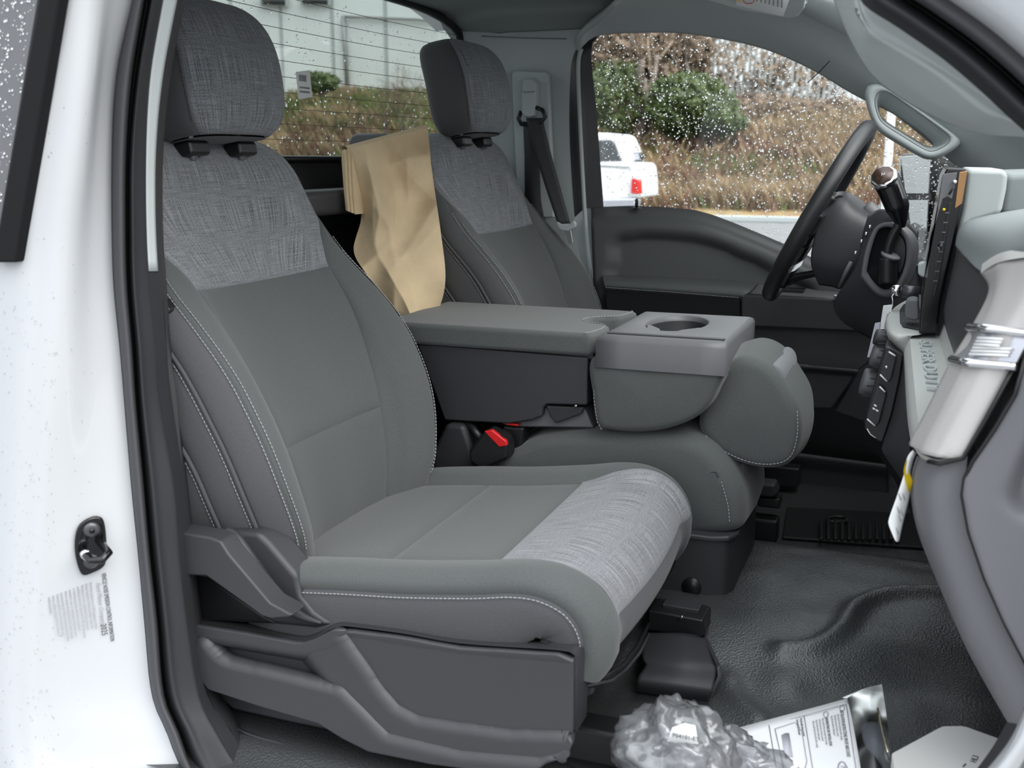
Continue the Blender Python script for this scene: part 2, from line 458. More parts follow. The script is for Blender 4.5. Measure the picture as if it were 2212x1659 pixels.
# driver-side opening line (rear lower end, up the pillar, along the roof, down the front pillar)
AR_PX = [(1262, 640), (1240, 470), (1229, 300), (1231, 160), (1243, 105), (1285, 70), (1400, 62), (1500, 66), (1640, 93), (1750, 138), (1835, 188), (1880, 212), (1935, 238), (1990, 280), (2040, 322), (2075, 352), (2212, 450)]
AR = [at(x, y, Y=1.64) for x, y in AR_PX]
top = AR[4:]
wall_left = surf('wall_left', [[p for p in top], [p+V((.02, -.05, .028)) for p in top], [p+V((.085, -.11, .055)) for p in top], [p+V((.15, -.20, .075)) for p in top]], 60, 'trim_grey', None, mid=5, solid=.012, soff=1)
tag(wall_left, 'grey trim along the far roof rail and front pillar', None, None, 'structure')
# rear quarter trim behind the driver's door
def vline(x, y, z0=.95, z1=2.10): return [V((x, y, z0)), V((x, y, (z0+z1)/2)), V((x, y, z1))]
edge = lin(crs([AR[0]+V((0, 0, -.35)), AR[0], AR[1], AR[2], AR[3], AR[4], AR[5]+V((.0, -.02, .03)), AR[5]+V((.05, -.03, .10))], 60), 26)
qt = surf('pillar_trim', [vline(-1.15, 1.585), vline(-1.06, 1.625), vline(-.95, 1.65), edge], 30, 'trim_grey', wall_left, mid=6)
# seam between roof lining and quarter trim
tube('seam', [at(1040, 78, Y=1.60), at(1130, 82, Y=1.63), at(1225, 84, Y=1.64)], .0012, 'plastic_mid', wall_left, 6)
tube('seam', [at(1792, 132, Y=1.55), at(1765, 160, Y=1.6), at(1745, 178, Y=1.635)], .0012, 'plastic', wall_left, 6)

# driver's window in its black frame
GLP = [(1304, 450), (1290, 260), (1277, 120), (1283, 88), (1315, 71), (1400, 70), (1500, 75), (1640, 102), (1750, 147), (1835, 197), (1880, 221), (1935, 248), (1990, 290), (2040, 332), (2075, 362), (2110, 400)]
LOW = [(1304, 450), (1440, 452), (1540, 470), (1690, 525), (1790, 570), (1900, 600), (2110, 620)]
w1 = empty('window_1', at(1500, 460, Y=1.69), 'rain-spotted side window beside the steering wheel', None, None, 'structure')
ar = [p+V((0, .005, 0)) for p in AR[1:]]
surf('window_frame', [ar, [at(x, y, Y=1.68) for x, y in [(1262, 450), (1256, 260), (1250, 130), (1262, 96), (1300, 69)] + GLP[5:]], [at(x, y, Y=1.70) for x, y in GLP]], 60, 'plastic_black', w1, mid=3, smooth_cross=False)
pprism('post_skin', [(1205, 60), (1262, 62), (1268, 110), (1290, 450), (1300, 700), (1205, 700)], 1.694, .01, 'trim_grey', w1, .002, 1)
tube('frame_bead', [at(x, y, Y=1.650) for x, y in crs([(1285, 640), (1272, 560), (1262, 440), (1252, 250), (1249, 140), (1256, 105)], 24)], .0055, 'trim_grey', w1, 8)
gu = lin([(x, y) for x, y in crs(GLP[1:], 60)], 40); gl_ = lin(crs(LOW, 60), 40)
glass1 = grid('glass', [[at(a[0]+(b[0]-a[0])*t, a[1]+(b[1]-a[1])*t, Y=1.71) for a, b in zip(gu, gl_)] for t in (0, .34, .67, 1)], 'glass', w1)
def drops(name, spots, nrm, mat, parent, n=6):
    """domed water drops on a sheet: spots = (point, radius, stretch)"""
    v = []; f = []; nrm = V(nrm).normalized(); z = V((0, 0, 1)); x = nrm.cross(z).normalized(); y = x.cross(nrm).normalized()
    if y.z > 0: y = -y
    for p, r, s in spots:
        o = len(v)
        for k, (rr, h) in enumerate(((1, 0), (.82, .42), (.42, .68))):
            for j in range(n):
                a = 2*math.pi*(j+.5*(k % 2))/n; c_, s_ = math.cos(a), math.sin(a)
                v.append(p+x*r*rr*c_+y*r*rr*s_*(s if s_ > 0 else 1)+nrm*r*h)
        v.append(p+nrm*r*.74); v.append(p-nrm*r*.02)
        for k in range(2):
            for j in range(n): f.append([o+k*n+j, o+k*n+(j+1) % n, o+(k+1)*n+(j+1) % n, o+(k+1)*n+j])
        for j in range(n):
            f.append([o+2*n+j, o+2*n+(j+1) % n, o+3*n]); f.append([o+(j+1) % n, o+j, o+3*n+1])
    ob = mk(name, v, orient(v, f), mat, parent, True); ob['kind'] = 'stuff'; return ob
sp1 = []
poly1 = gu+gl_[::-1]
while len(sp1) < 5600:
    x = random.uniform(1270, 2110); y = random.uniform(66, 600)
    if not inpoly(x, y, poly1): continue
    r = .0008+.0018*random.random()**3
    if random.random() < .03: r *= 1.5
    sp1.append((at(x, y, Y=1.715), r, random.choice((1, 1, 1.25, 1.6))))
drops('rain_drops', sp1, (0, 1, 0), 'water', w1)

# rear window
RG = [(-1.15, .17), (-1.185, .5), (-1.195, .88), (-1.185, 1.26), (-1.15, 1.59)]
rg = crs([(x, y, 0) for x, y in RG], 25)
w2 = empty('window_2', (-1.18, .88, 1.70), 'rain-streaked rear window with heating lines behind the seats', None, None, 'structure')
grid('glass', [[V((p.x, p.y, z)) for p in rg] for z in (1.695, 1.81, 1.92, 2.06)], 'glass_rear', w2)
per = []
for a in crs([(x+.012, y, 0) for x, y in RG], 25): per.append(V((a.x, a.y, 2.058)))
rf = [V((p.x, p.y, 2.058-.05*math.exp(-(1.59-p.y)/.10))) for p in per]
tube('frame_bead', rf+[V((-1.136, 1.60, 1.98)), V((-1.138, 1.60, 1.85)), V((-1.138, 1.60, 1.70))], .010, 'plastic_black', w2, 8)
tube('frame_bead', [V((p.x+.004, p.y, 1.697)) for p in per], .007, 'plastic_black', w2, 8)
for k in range(10):
    z = 1.735+.03*k
    tube('heating_line', [V((p.x+.002, p.y, z)) for p in rg[::3]], .0006, 'bark', w2, 4)
sp2 = []
for k in range(900):
    y = random.uniform(.6, 1.58); z = random.uniform(1.70, 2.02); x = min(rg, key=lambda p: abs(p.y-y)).x
    sp2.append((V((x-.004, y, z)), .0009+.0024*random.random()**3, random.choice((1, 1.3, 1.8))))
drops('rain_drops', sp2, (-1, 0, 0), 'water', w2)
st_ = empty('barcode_sticker', at(657, 183, X=-1.17), 'small white barcode sticker on the rear window glass', 'sticker')
c = at(657, 183, X=-1.166); rr = Matrix.Rotation(math.radians(8), 3, 'X')
rbox('label', c, (.0006, .052, .052), 'white', st_, .0002, 1, rr)
for k in range(7): rbox('print_bar', c+V((.001, -.018+.004*k, .012)), (.0006, .0018, .012), 'ink_light', st_, 0, 1)
for k in range(2): rbox('print_line', c+V((.001, .0, -.006-.008*k)), (.0006, .036, .003), 'ink_light', st_, 0, 1)

# wall below the rear window
wr = surf('wall_rear', [[V((p.x+.01, p.y, 1.70)) for p in rg], [V((p.x+.02, p.y, 1.66)) for p in rg], [V((p.x+.035, p.y, 1.60)) for p in rg], [V((p.x+.05, p.y, .92)) for p in rg]], 25, 'plastic_dark', None, mid=5, solid=.03, soff=1, smooth_cross=False)
tag(wr, 'dark trim panel under the rear window behind the seats', None, None, 'structure')
rbox('shelf_ledge', (-1.10, .88, 1.615), (.07, 1.36, .05), 'plastic', wr, .015)
rbox('corner_post', (-1.16, .125, 1.50), (.05, .09, 1.10), 'trim_grey', wr, .02)
rbox('header', (-1.17, .88, 2.085), (.06, 1.5, .045), 'headliner', wr, .02)

# windscreen
w3 = empty('window_3', (.4, .88, 1.58), 'windscreen above the dashboard', None, None, 'structure')
grid('glass', [[V((a, y, b)) for y in (.20, .5, .88, 1.26, 1.58)] for a, b in ((-.33, 2.03), (.10, 1.81), (.52, 1.58))], 'glass', w3)

# passenger-side rear jamb: white pillar, seals, inner trim
TB = {0: (285, 312, 325, 353, 383), 165: (250, 285, 296, 325, 352), 330: (241, 273, 280, 316, 337), 500: (241, 272, 279, 317, 337), 620: (245, 275, 281, 324, 345),
      750: (258, 286, 292, 337, 354), 870: (268, 294, 300, 346, 366), 1050: (283, 311, 316, 377, 391), 1200: (298, 324, 330, 389, 407), 1340: (311, 340, 345, 405, 422),
      1500: (327, 354, 360, 430, 448), 1580: (359, 386, 392, 468, 500), 1659: (391, 416, 422, 516, 543), 1760: (460, 480, 486, 600, 640), 1850: (640, 650, 655, 760, 800)}
ky = sorted(TB)
def col(k, Y, y0=-60, y1=1850, dx=0):
    ys_ = [y for y in ky if y0 <= y <= y1]
    pts = [(TB[y][k]+dx, y) for y in ys_]
    if y0 < 0: pts = [(TB[0][k]+dx+(TB[0][k]-TB[165][k])*.7, -110)]+pts
    return [at(x, y, Y=Y) for x, y in pts]
KX = [(225, -110), (209, 0), (196, 165), (178, 330), (158, 500), (150, 620), (144, 750), (138, 870), (126, 1050), (118, 1200), (112, 1340), (108, 1500), (112, 1580), (125, 1659), (180, 1760), (320, 1850)]
wall_right = surf('wall_right', [[at(x-420, y, Y=.03) for x, y in KX], [at(x-160, y, Y=-.035) for x, y in KX], [at(x-60, y, Y=-.032) for x, y in KX], [at(x, y, Y=-.012) for x, y in KX],
                                 [at((x*.5+b*.5), y, Y=.025) for (x, y), b in zip(KX, [TB[0][0]+25]+[TB[y][0] for y in ky])], col(0, .058)], 70, 'white_paint', None, mid=6)
tag(wall_right, 'white painted rear door jamb of the cab, wet with rain', None, None, 'structure')
def mid2(k0, k1, f, Y): return [a.lerp(b, f) for a, b in zip(col(k0, Y), col(k1, Y))]
surf('door_seal', [col(0, .062), mid2(0, 1, .25, .046), mid2(0, 1, .75, .046), col(1, .066)], 70, 'rubber_light', wall_right, mid=4)
surf('seal_gap', [col(1, .066), mid2(1, 2, .5, .085), col(2, .070)], 70, 'plastic_black', wall_right, mid=3)
surf('seal_lip', [col(2, .070), mid2(2, 3, .18, .056), mid2(2, 3, .45, .066), mid2(2, 3, .9, .080), col(3, .085)], 70, 'rubber', wall_right, mid=4)
def colr(k, Y, y0, y1, extra):
    p = crs([(TB[y][k], y) for y in ky], 200); p = [q for q in p if y0 <= q[1] <= y1]
    return [at(x, y, Y=Y) for x, y in ([extra[0]] if extra[0] else [])+p[::6]+[extra[1]]]
E0 = (TB[0][3]+20, -110), (TB[0][4]+22, -110)
surf('upper_trim', [colr(3, .086, -1, 583, ((373, -110), (322, 586))), colr(4, .104, -1, 583, ((405, -110), (342, 586)))], 30, 'trim_grey', wall_right, mid=4, solid=.004, soff=-1)
surf('lower_trim', [colr(3, .085, 588, 1850, (None, (760, 1850))), colr(4, .106, 588, 1850, (None, (800, 1850)))], 40, 'rubber', wall_right, mid=4)
e4 = col(4, .106); surf('pillar_inner', [e4, [p+V((-.05, .05, 0)) for p in e4], [p+V((-.30, .06, 0)) for p in e4]], 40, 'plastic_dark', wall_right, mid=3)
# belt hidden behind the jamb: dark strip with stitched edge
surf('belt_cover', [[at(x, y, Y=.115) for x, y in ((352, 640), (372, 900), (398, 1150), (412, 1300), (430, 1400), (452, 1510))], [at(x, y, Y=.120) for x, y in ((358, 690), (385, 900), (404, 1150), (420, 1300), (440, 1400), (458, 1520))]], 30, 'belt', wall_right, mid=2)
rain = []
rnd = random.Random(3)
bvh = None
for k in range(330):
    x = rnd.uniform(0, 120) if rnd.random() < .8 else rnd.uniform(60, 200); y = rnd.uniform(640, 1659) if rnd.random() < .85 else rnd.uniform(0, 640)
    rain.append((x, y))
# drops lie on the white skin: take the skin's depth there
import mathutils
def skin_y(ob):
    me = ob.data; t = mathutils.bvhtree.BVHTree.FromPolygons([v.co for v in me.vertices], [list(p.vertices) for p in me.polygons]); return t
bt = skin_y(wall_right); spots = []
for x, y in rain:
    d = (at(x, y, Y=0)-CAM).normalized(); h = bt.ray_cast(CAM, d)
    if h[0] is not None: spots.append((h[0], .0007+.0010*rnd.random()**2, rnd.choice((1, 1.3))))
drops('rain_drops', spots, (0, -1, 0), 'water', wall_right, 6)
# dark quarter window at the far left
w4 = empty('window_4', at(20, 560, Y=-.03), 'dark wet quarter window with black rubber edge behind the white jamb', None, None, 'structure')
pprism('glass', [(-165, -90), (96, -90), (-14, 565), (-205, 565)], -.046, .006, 'quarter_glass', w4, .001, 1)
pprism('rubber_edge', [(98, -90), (142, -90), (33, 567), (-16, 567)], -.052, .016, 'rubber_black', w4, .003, 2)
sp4 = []
for k in range(420):
    x = rnd.uniform(-10, 80); y = rnd.uniform(0, 540)
    if x < 78-y*.165: sp4.append((at(x, y, Y=-.0465), .0006+.0016*rnd.random()**2.5, rnd.choice((1, 1.2, 1.5))))
drops('rain_drops', sp4, (0, -1, 0), 'water', w4, 6)

# near front pillar: white skin, seals, pale trim with a long grab recess
def ypt(pix, Y): return [at(x, y, Y=Y) for x, y in pix]
NP = [(1880, -70), (1990, 20), (2110, 118), (2212, 205), (2420, 400)]
tr1 = surf('trim_1', [ypt([(1760, -110), (1800, 0), (1838, 90), (1885, 165), (1960, 222), (2050, 268), (2130, 290), (2230, 298), (2420, 330)], .30),
                     ypt([(1790, -110), (1832, 10), (1862, 88), (1905, 140), (1985, 200), (2065, 250), (2140, 278), (2235, 290), (2420, 335)], .235),
                     ypt([(1805, -110), (1846, 0), (1877, 72), (1908, 94), (2015, 160), (2118, 240), (2165, 258), (2240, 285), (2420, 340)], .172),
                     ypt([(1808, -110), (1850, -6), (1874, 62), (1910, 86), (2020, 153), (2124, 231), (2168, 251), (2243, 282), (2420, 341)], .160),
                     ypt([(1812, -110), (1852, -12), (1868, 46), (1946, 98), (2056, 168), (2146, 224), (2178, 250), (2246, 280), (2420, 342)], .170),
                     ypt([(1835, -110), (1860, -20), (1890, 30), (1970, 80), (2075, 152), (2160, 215), (2200, 250), (2250, 282), (2420, 350)], .140),
                     ypt([(1865, -110), (1880, -20), (1920, 30), (2000, 85), (2095, 160), (2165, 225), (2212, 262), (2270, 290), (2420, 360)], .118)], 60, 'trim_grey', None, mid=4, smooth_cross=False, solid=.006, soff=-1)
tag(tr1, 'pale grey near front pillar trim with a long grab recess', None, None, 'structure')
def off(pix, dx, dy): return [(x+dx, y+dy) for x, y in pix]
B0 = [(1845, -70), (1870, 0), (1950, 55), (2040, 118), (2120, 185), (2212, 270), (2420, 450)]
surf('door_seal', [ypt(off(B0, -8, 6), .12), ypt(off(B0, 8, -6), .085), ypt(off(B0, 26, -18), .080), ypt(off(B0, 40, -28), .10)], 40, 'rubber', tr1, mid=4)
surf('seal_gap', [ypt(off(B0, 40, -28), .10), ypt(off(B0, 46, -32), .12), ypt(off(B0, 54, -37), .085)], 40, 'plastic_black', tr1, mid=3)
surf('seal_lip', [ypt(off(B0, 54, -37), .085), ypt(off(B0, 66, -45), .065), ypt(off(B0, 90, -62), .07)], 40, 'rubber_light', tr1, mid=4)
surf('white_pillar', [ypt(off(B0, 90, -62), .07), ypt(off(B0, 112, -78), .045), ypt(off(B0, 170, -125), .03), ypt(off(B0, 420, -330), .0), ypt(off(B0, 560, -500), .05)], 40, 'white_paint', tr1, mid=4)
# lower front jamb edge crossing the bottom right corner
t2 = surf('trim_2', [ypt([(2300, 1340), (2240, 1470), (2212, 1530), (2181, 1597), (2128, 1665), (2070, 1730)], .03), ypt([(2315, 1370), (2255, 1495), (2224, 1550), (2196, 1612), (2146, 1680), (2090, 1745)], .0),
                     ypt([(2345, 1420), (2285, 1530), (2250, 1575), (2216, 1640), (2170, 1710), (2110, 1770)], .02)], 30, 'white_paint', None, mid=5, solid=.008, soff=-1)
tag(t2, 'pale rubber edge of the front door jamb in the bottom right corner', None, None, 'structure')
surf('kick_trim', [ypt([(2175, 1560), (2140, 1620), (2080, 1700)], .11), ypt([(2240, 1570), (2200, 1640), (2140, 1720)], .03)], 10, 'plastic', t2, mid=3)
# sill rail beside the seat and outer sill
sill = surf('sill_rail', [ypt([(470, 1540), (520, 1570), (700, 1618), (900, 1665), (1300, 1760)], .145), ypt([(500, 1555), (530, 1583), (700, 1631), (900, 1680), (1300, 1775)], .125), ypt([(505, 1575), (540, 1598), (700, 1645), (900, 1695), (1300, 1790)], .132)], 40, 'plastic_dark', t2, mid=3)
rbox('outer_sill', (-.30, .0, .84), (1.3, .10, .12), 'white_paint', wall_right, .03)
surf('sill_plate', [ypt([(1330, 1655), (1300, 1640), (1230, 1625)], .23), ypt([(1345, 1700), (1300, 1690), (1200, 1675)], .2)], 12, 'plastic_dark', t2, mid=2)
surf('pillar_foot', [ypt([(458, 1548), (500, 1590), (545, 1660), (600, 1720)], .108), ypt([(470, 1548), (510, 1556), (530, 1600), (560, 1660), (620, 1730)], .14)], 12, 'plastic', wall_right, mid=2)
# lower side wall of the far side and cowl close the shell
rbox('lower_side', (-.45, 1.73, 1.15), (1.5, .03, .6), 'plastic_black', wall_left, .002, 1)
rbox('firewall', (.52, .88, 1.22), (.03, 1.6, .75), 'plastic_black', wall_left, .002, 1)

# striker
ds = empty('door_striker', at(195, 1180, Y=.01), 'black loop door striker bolted to the white jamb', 'striker')
def jam(x, y, lift=0):
    d = (at(x, y, Y=0)-CAM).normalized(); h = bt.ray_cast(CAM, d); return h[0]-h[1]*0+(-d)*lift if h[0] is not None else at(x, y, Y=.0)
PLT = [(172, 1130), (196, 1115), (214, 1114), (224, 1124), (229, 1160), (229, 1205), (222, 1222), (203, 1233), (180, 1240), (169, 1225), (161, 1190), (162, 1155)]
pl = [jam(x, y, .002) for x, y in crs(PLT, 36, True)]
nj = (pl[12]-pl[0]).cross(pl[24]-pl[0]).normalized()
if nj.y > 0: nj = -nj
prism('plate', pl, nj*.006, 'black_gloss', ds, .0025, 3)
for y in (1144, 1212):
    b0 = lathe('screw', [(.0105, 0), (.0105, .002), (.008, .0042), (.0042, .0045)], jam(198, y, .008), nj, 'dark_steel', ds, 20)
    lathe('socket', [(.0036, .0), (.0036, .0008)], jam(198, y, .008)+nj*.0045, nj, 'plastic_black', b0, 6)
a0 = jam(176, 1186, .006); a1 = jam(212, 1166, .006)
out = nj*.040+V((.012, 0, 0))
tube('loop', [a0, a0.lerp(a0+out, .5), a0+out*.95+V((0, 0, .002)), (a0+a1)/2+out*1.12, a1+out*.95, a1.lerp(a1+out, .5), a1], .0050, 'black_gloss', ds, 12)
lathe('loop_collar', [(.0065, 0), (.0065, .008)], a0.lerp(a0+out, .3), out, 'chrome', ds, 16)
# emission label
el = empty('emission_label', at(200, 1310, Y=.0), 'printed noise emission label with small grey text below the striker', 'label')
p0, p1, p2 = jam(226, 1236, .0012), jam(243, 1366, .0012), jam(168, 1257, .0012)
xd = (p1-p0).normalized(); yd = (p0-p2).normalized()
L_ = (p1-p0).length
LB = [p2+yd*.0-xd*.004-yd*.004, p0-xd*.004+yd*.006, p1+xd*.004+yd*.006, p1+(p2-p0)+xd*.004-yd*.004]
text('heading', 'VEHICLE NOISE EMISSION CONTROL INFORMATION', .0078, p0-yd*.004, xd, yd, 'ink', el, .0001, .53)
text('maker_script', 'Ford Motor Company', .0082, p0-yd*.0125+xd*.010, xd, yd, 'ink_light', el, .0001, .82, shear=.35)
text('year', '2025', .0105, p0-yd*.0135+xd*L_*.80, xd, yd, 'ink', el, .0001, .8)
BODY = ['This Vehicle Conforms to U.S. EPA Regulations for Noise', 'Emission Applicable to Medium and Heavy Trucks. The', 'following acts or the causing thereof by any person are', 'prohibited by the Noise Control Act of 1972: (A) The removal',
        'or rendering inoperative, other than for purposes of', 'maintenance, repair, or replacement, of any noise control', 'device or element of design (listed in the owner\'s manual)', 'incorporated into this vehicle in compliance with the Noise', 'Control Act; (B) The use of this vehicle after such', 'device or element of design has been removed or', 'rendered inoperative.']
for k, s_ in enumerate(BODY):
    text('small_print', s_, .0046, p0-yd*(.0205+.0052*k)+xd*.006, xd, yd, 'ink_light', el, .0001, .62 if k < 10 else .6)
# ------------------------------------------------------------------ seats
TW = [0, .010, .025, .05, .085]
def warp(n):
    """parameters 0..1, denser near the ends"""
    mid = [.085+(.83)*k/(n-1) for k in range(n)]
    return TW[:-1]+mid+[1-t for t in TW[:-1]][::-1]
def panel(name, P, lo, hi, v0, v1, nu, nv, mat, parent, rec=.005, rw=.0065, edges='lrbt', puff=0):
    if P.__name__ == 'PC_': rec = -rec
    U = warp(nu); Wv = warp(nv); G = []
    for tv in Wv:
        v = v0+(v1-v0)*tv; a = lo(v) if callable(lo) else lo; b = hi(v) if callable(hi) else hi
        G.append([P(a+(b-a)*tu, v) for tu in U])
    ny = len(G); nx = len(G[0])
    # distances to the borders
    H = []
    for j in range(ny):
        c = [0]
        for i in range(1, nx): c.append(c[-1]+(G[j][i]-G[j][i-1]).length)
        H.append(c)
    K = [[0]*nx for _ in range(ny)]
    for i in range(nx):
        c = 0
        for j in range(1, ny): c += (G[j][i]-G[j-1][i]).length; K[j][i] = c
    out = []
    for j in range(ny):
        r = []
        for i in range(nx):
            d = 9
            if 'l' in edges: d = min(d, H[j][i])
            if 'r' in edges: d = min(d, H[j][-1]-H[j][i])
            if 'b' in edges: d = min(d, K[j][i])
            if 't' in edges: d = min(d, K[-1][i]-K[j][i])
            du = G[j][min(i+1, nx-1)]-G[j][max(i-1, 0)]; dv = G[min(j+1, ny-1)][i]-G[max(j-1, 0)][i]
            n = du.cross(dv)
            n = n.normalized() if n.length > 1e-9 else V((0, 0, 0))
            r.append(G[j][i]-n*rec*math.exp(-d/rw))
        out.append(r)
    return grid(name, out, mat, parent)

BACK = [(0, 0, 0), (.3, .002, 0), (.55, .008, .010), (.66, .008, .034), (.78, .0, .062), (.90, -.004, .066), (.975, -.016, .042), (1.0, -.040, .015), (1.0, -.070, .0), (.985, -.105, 0), (.90, -.135, 0), (.5, -.15, 0), (0, -.15, 0)]
WT = [(0, .228), (.06, .252), (.13, .274), (.22, .285), (.30, .286), (.40, .279), (.48, .265), (.56, .246), (.66, .22)]
DT = [(-.02, -.01), (0, 0), (.08, .024), (.17, .034), (.30, .018), (.42, -.006), (.5, -.010), (.62, -.006)]
BT = [(0, .9), (.05, 1.0), (.25, 1.0), (.36, .75), (.44, .38), (.52, .10), (.6, 0)]
H0, HR = .577, .085
def back_fn(O, tilt):
    a = V((-math.sin(tilt), 0, math.cos(tilt))); n = V((math.cos(tilt), 0, math.sin(tilt)))
    def P(i, h):
        sh = 0
        hh = h
        if h > H0:
            t = min((h-H0)/HR, 1)*math.pi/2; hh = H0+HR*math.sin(t); sh = 1-math.cos(t)
        Wd = itp(hh, WT)-.085*sh; B = itp(hh, BT); f = itp(hh, DT)
        k = abs(i); s = -1 if i < 0 else 1
        j = min(int(k), 11); fr = k-j
        q = []
        for m in (j-1, j, j+1, j+2):
            sg = -1 if m < 0 else 1; m = abs(m); m = min(m, 24-m)
            x, d0, d1 = BACK[m]; q.append((x*sg, d0+d1*B))
        w_, d = [.5*((2*q[1][c])+(q[2][c]-q[0][c])*fr+(2*q[0][c]-5*q[1][c]+4*q[2][c]-q[3][c])*fr*fr+(3*q[1][c]-q[0][c]-3*q[2][c]+q[3][c])*fr**3) for c in (0, 1)]
        mid = -.050
        d = f+d; d = d+(mid-d)*sh
        return O+V((0, 1, 0))*(Wd*w_*s)+a*hh+n*d
    return P
CUSH = [(0, 0), (.3, 0), (.55, 0), (.70, .001), (.80, .012), (.92, .014), (.985, .002), (1.0, -.016), (1.0, -.05), (.99, -.085), (.965, -.115), (.9, -.12)]
CPATH = [(-.88, 1.115), (-.80, 1.138), (-.70, 1.152), (-.60, 1.162), (-.50, 1.176), (-.435, 1.186), (-.384, 1.186), (-.345, 1.171), (-.322, 1.142), (-.315, 1.110), (-.320, 1.085), (-.332, 1.064)]
CPTS = [V((x, 0, z)) for x, z in CPATH]
CP = lin(crs(CPTS, 200), 161)
def cush_fn(cy, dx, dz):
    def PC_(i, v):
        t = max(0, min(1, v))*160; j = min(int(t), 159); p = CP[j].lerp(CP[j+1], t-j)
        tn = (CP[min(j+3, 160)]-CP[max(j-2, 0)]).normalized(); nn = V((-tn.z, 0, tn.x))
        Wd = .27-.012*sstep(.75, 1, v)-.02*(1-sstep(0, .12, v))
        k = abs(i); s = -1 if i < 0 else 1; j2 = min(int(k), 9); fr = k-j2; q = []
        for m in (j2-1, j2, j2+1, j2+2):
            sg = -1 if m < 0 else 1; m = min(abs(m), 11); q.append((CUSH[m][0]*sg, CUSH[m][1]))
        w_, o = [.5*((2*q[1][c])+(q[2][c]-q[0][c])*fr+(2*q[0][c]-5*q[1][c]+4*q[2][c]-q[3][c])*fr*fr+(3*q[1][c]-q[0][c]-3*q[2][c]+q[3][c])*fr**3) for c in (0, 1)]
        bow = -.022*(w_*s)**2*sstep(.55, .8, v)      # front edge bows forward
        if o < -.03: o = -.03+(o+.03)*(1-.5*sstep(.55, .78, v))
        return V((p.x+dx+bow, cy+Wd*w_*s, p.z+dz))+nn*o
    return PC_
def headrest(root, c, cov, sleeves=True):
    """rounded head restraint: woven face and crown, plain sides"""
    W_, D_, Hh = .140, .062, .107
    tilt = math.radians(10)
    a = V((-math.sin(tilt), 0, math.cos(tilt))); n = V((math.cos(tilt), 0, math.sin(tilt)))
    def P(i, v):                 # i angle in degrees, 0 = front; v -1..1 height
        th = math.radians(i); ex = 2/3.4
        cs, sn = math.cos(th), math.sin(th)
        x = math.copysign(abs(cs)**ex, cs); y = math.copysign(abs(sn)**ex, sn)
        vv = max(-1, min(1, v)); s = (1-abs(vv)**4.2)**(1/3.0); hgt = vv
        wf = 1-.07*max(0, -vv)**2-.05*max(0, vv)**2
        face = .012*(1-vv*vv) if x > 0 else 0
        d = (D_*x+face*max(x, 0))*(.35+.65*s) if abs(vv) < 1 else D_*x*.35
        if vv > 0: d -= .018*vv*vv
        return V(c)+V((0, 1, 0))*(W_*y*wf*(.52+.48*s))+n*d+a*(Hh*hgt)
    hr = panel('headrest', P, -58, 58, -.985, .985, 40, 36, 'woven', root, .003, .006)
    panel('headrest_side', P, -180, -58, -.985, .985, 26, 26, 'fabric_side', hr, .003, .006)
    panel('headrest_side', P, 58, 180, -.985, .985, 26, 26, 'fabric_side', hr, .003, .006)
    v = [P(i*10-180, .985) for i in range(36)]; mk('crown', v+[sum(v, V())/36+a*.001], [[k, (k+1) % 36, 36] for k in range(36)], 'woven', hr, uv=[(q.y, q.x) for q in v]+[(c[1], c[0])])
    v = [P(i*10-180, -.985) for i in range(36)]; mk('underside', v+[sum(v, V())/36-a*.001], [[(k+1) % 36, k, 36] for k in range(36)], 'fabric_side', hr)
    for s in (-1, 1):
        q = V(c)-a*(Hh+.006)-n*.010+V((0, s*.062, 0))
        tube('headrest_post', [q-a*.02, q+a*.06], .0065, 'steel', root, 10)
        rbox('post_sleeve', q-a*.004-n*.0, (.034, .050, .022), 'plastic_black', root, .006, 3, Matrix((n, V((0, 1, 0)), a)).transposed())
    stitches('headrest_stitching', [[P(-60.5, -.8+1.6*k/40) for k in range(41)], [P(60.5, -.8+1.6*k/40) for k in range(41)]], 'fabric_side', hr, r=.0007)

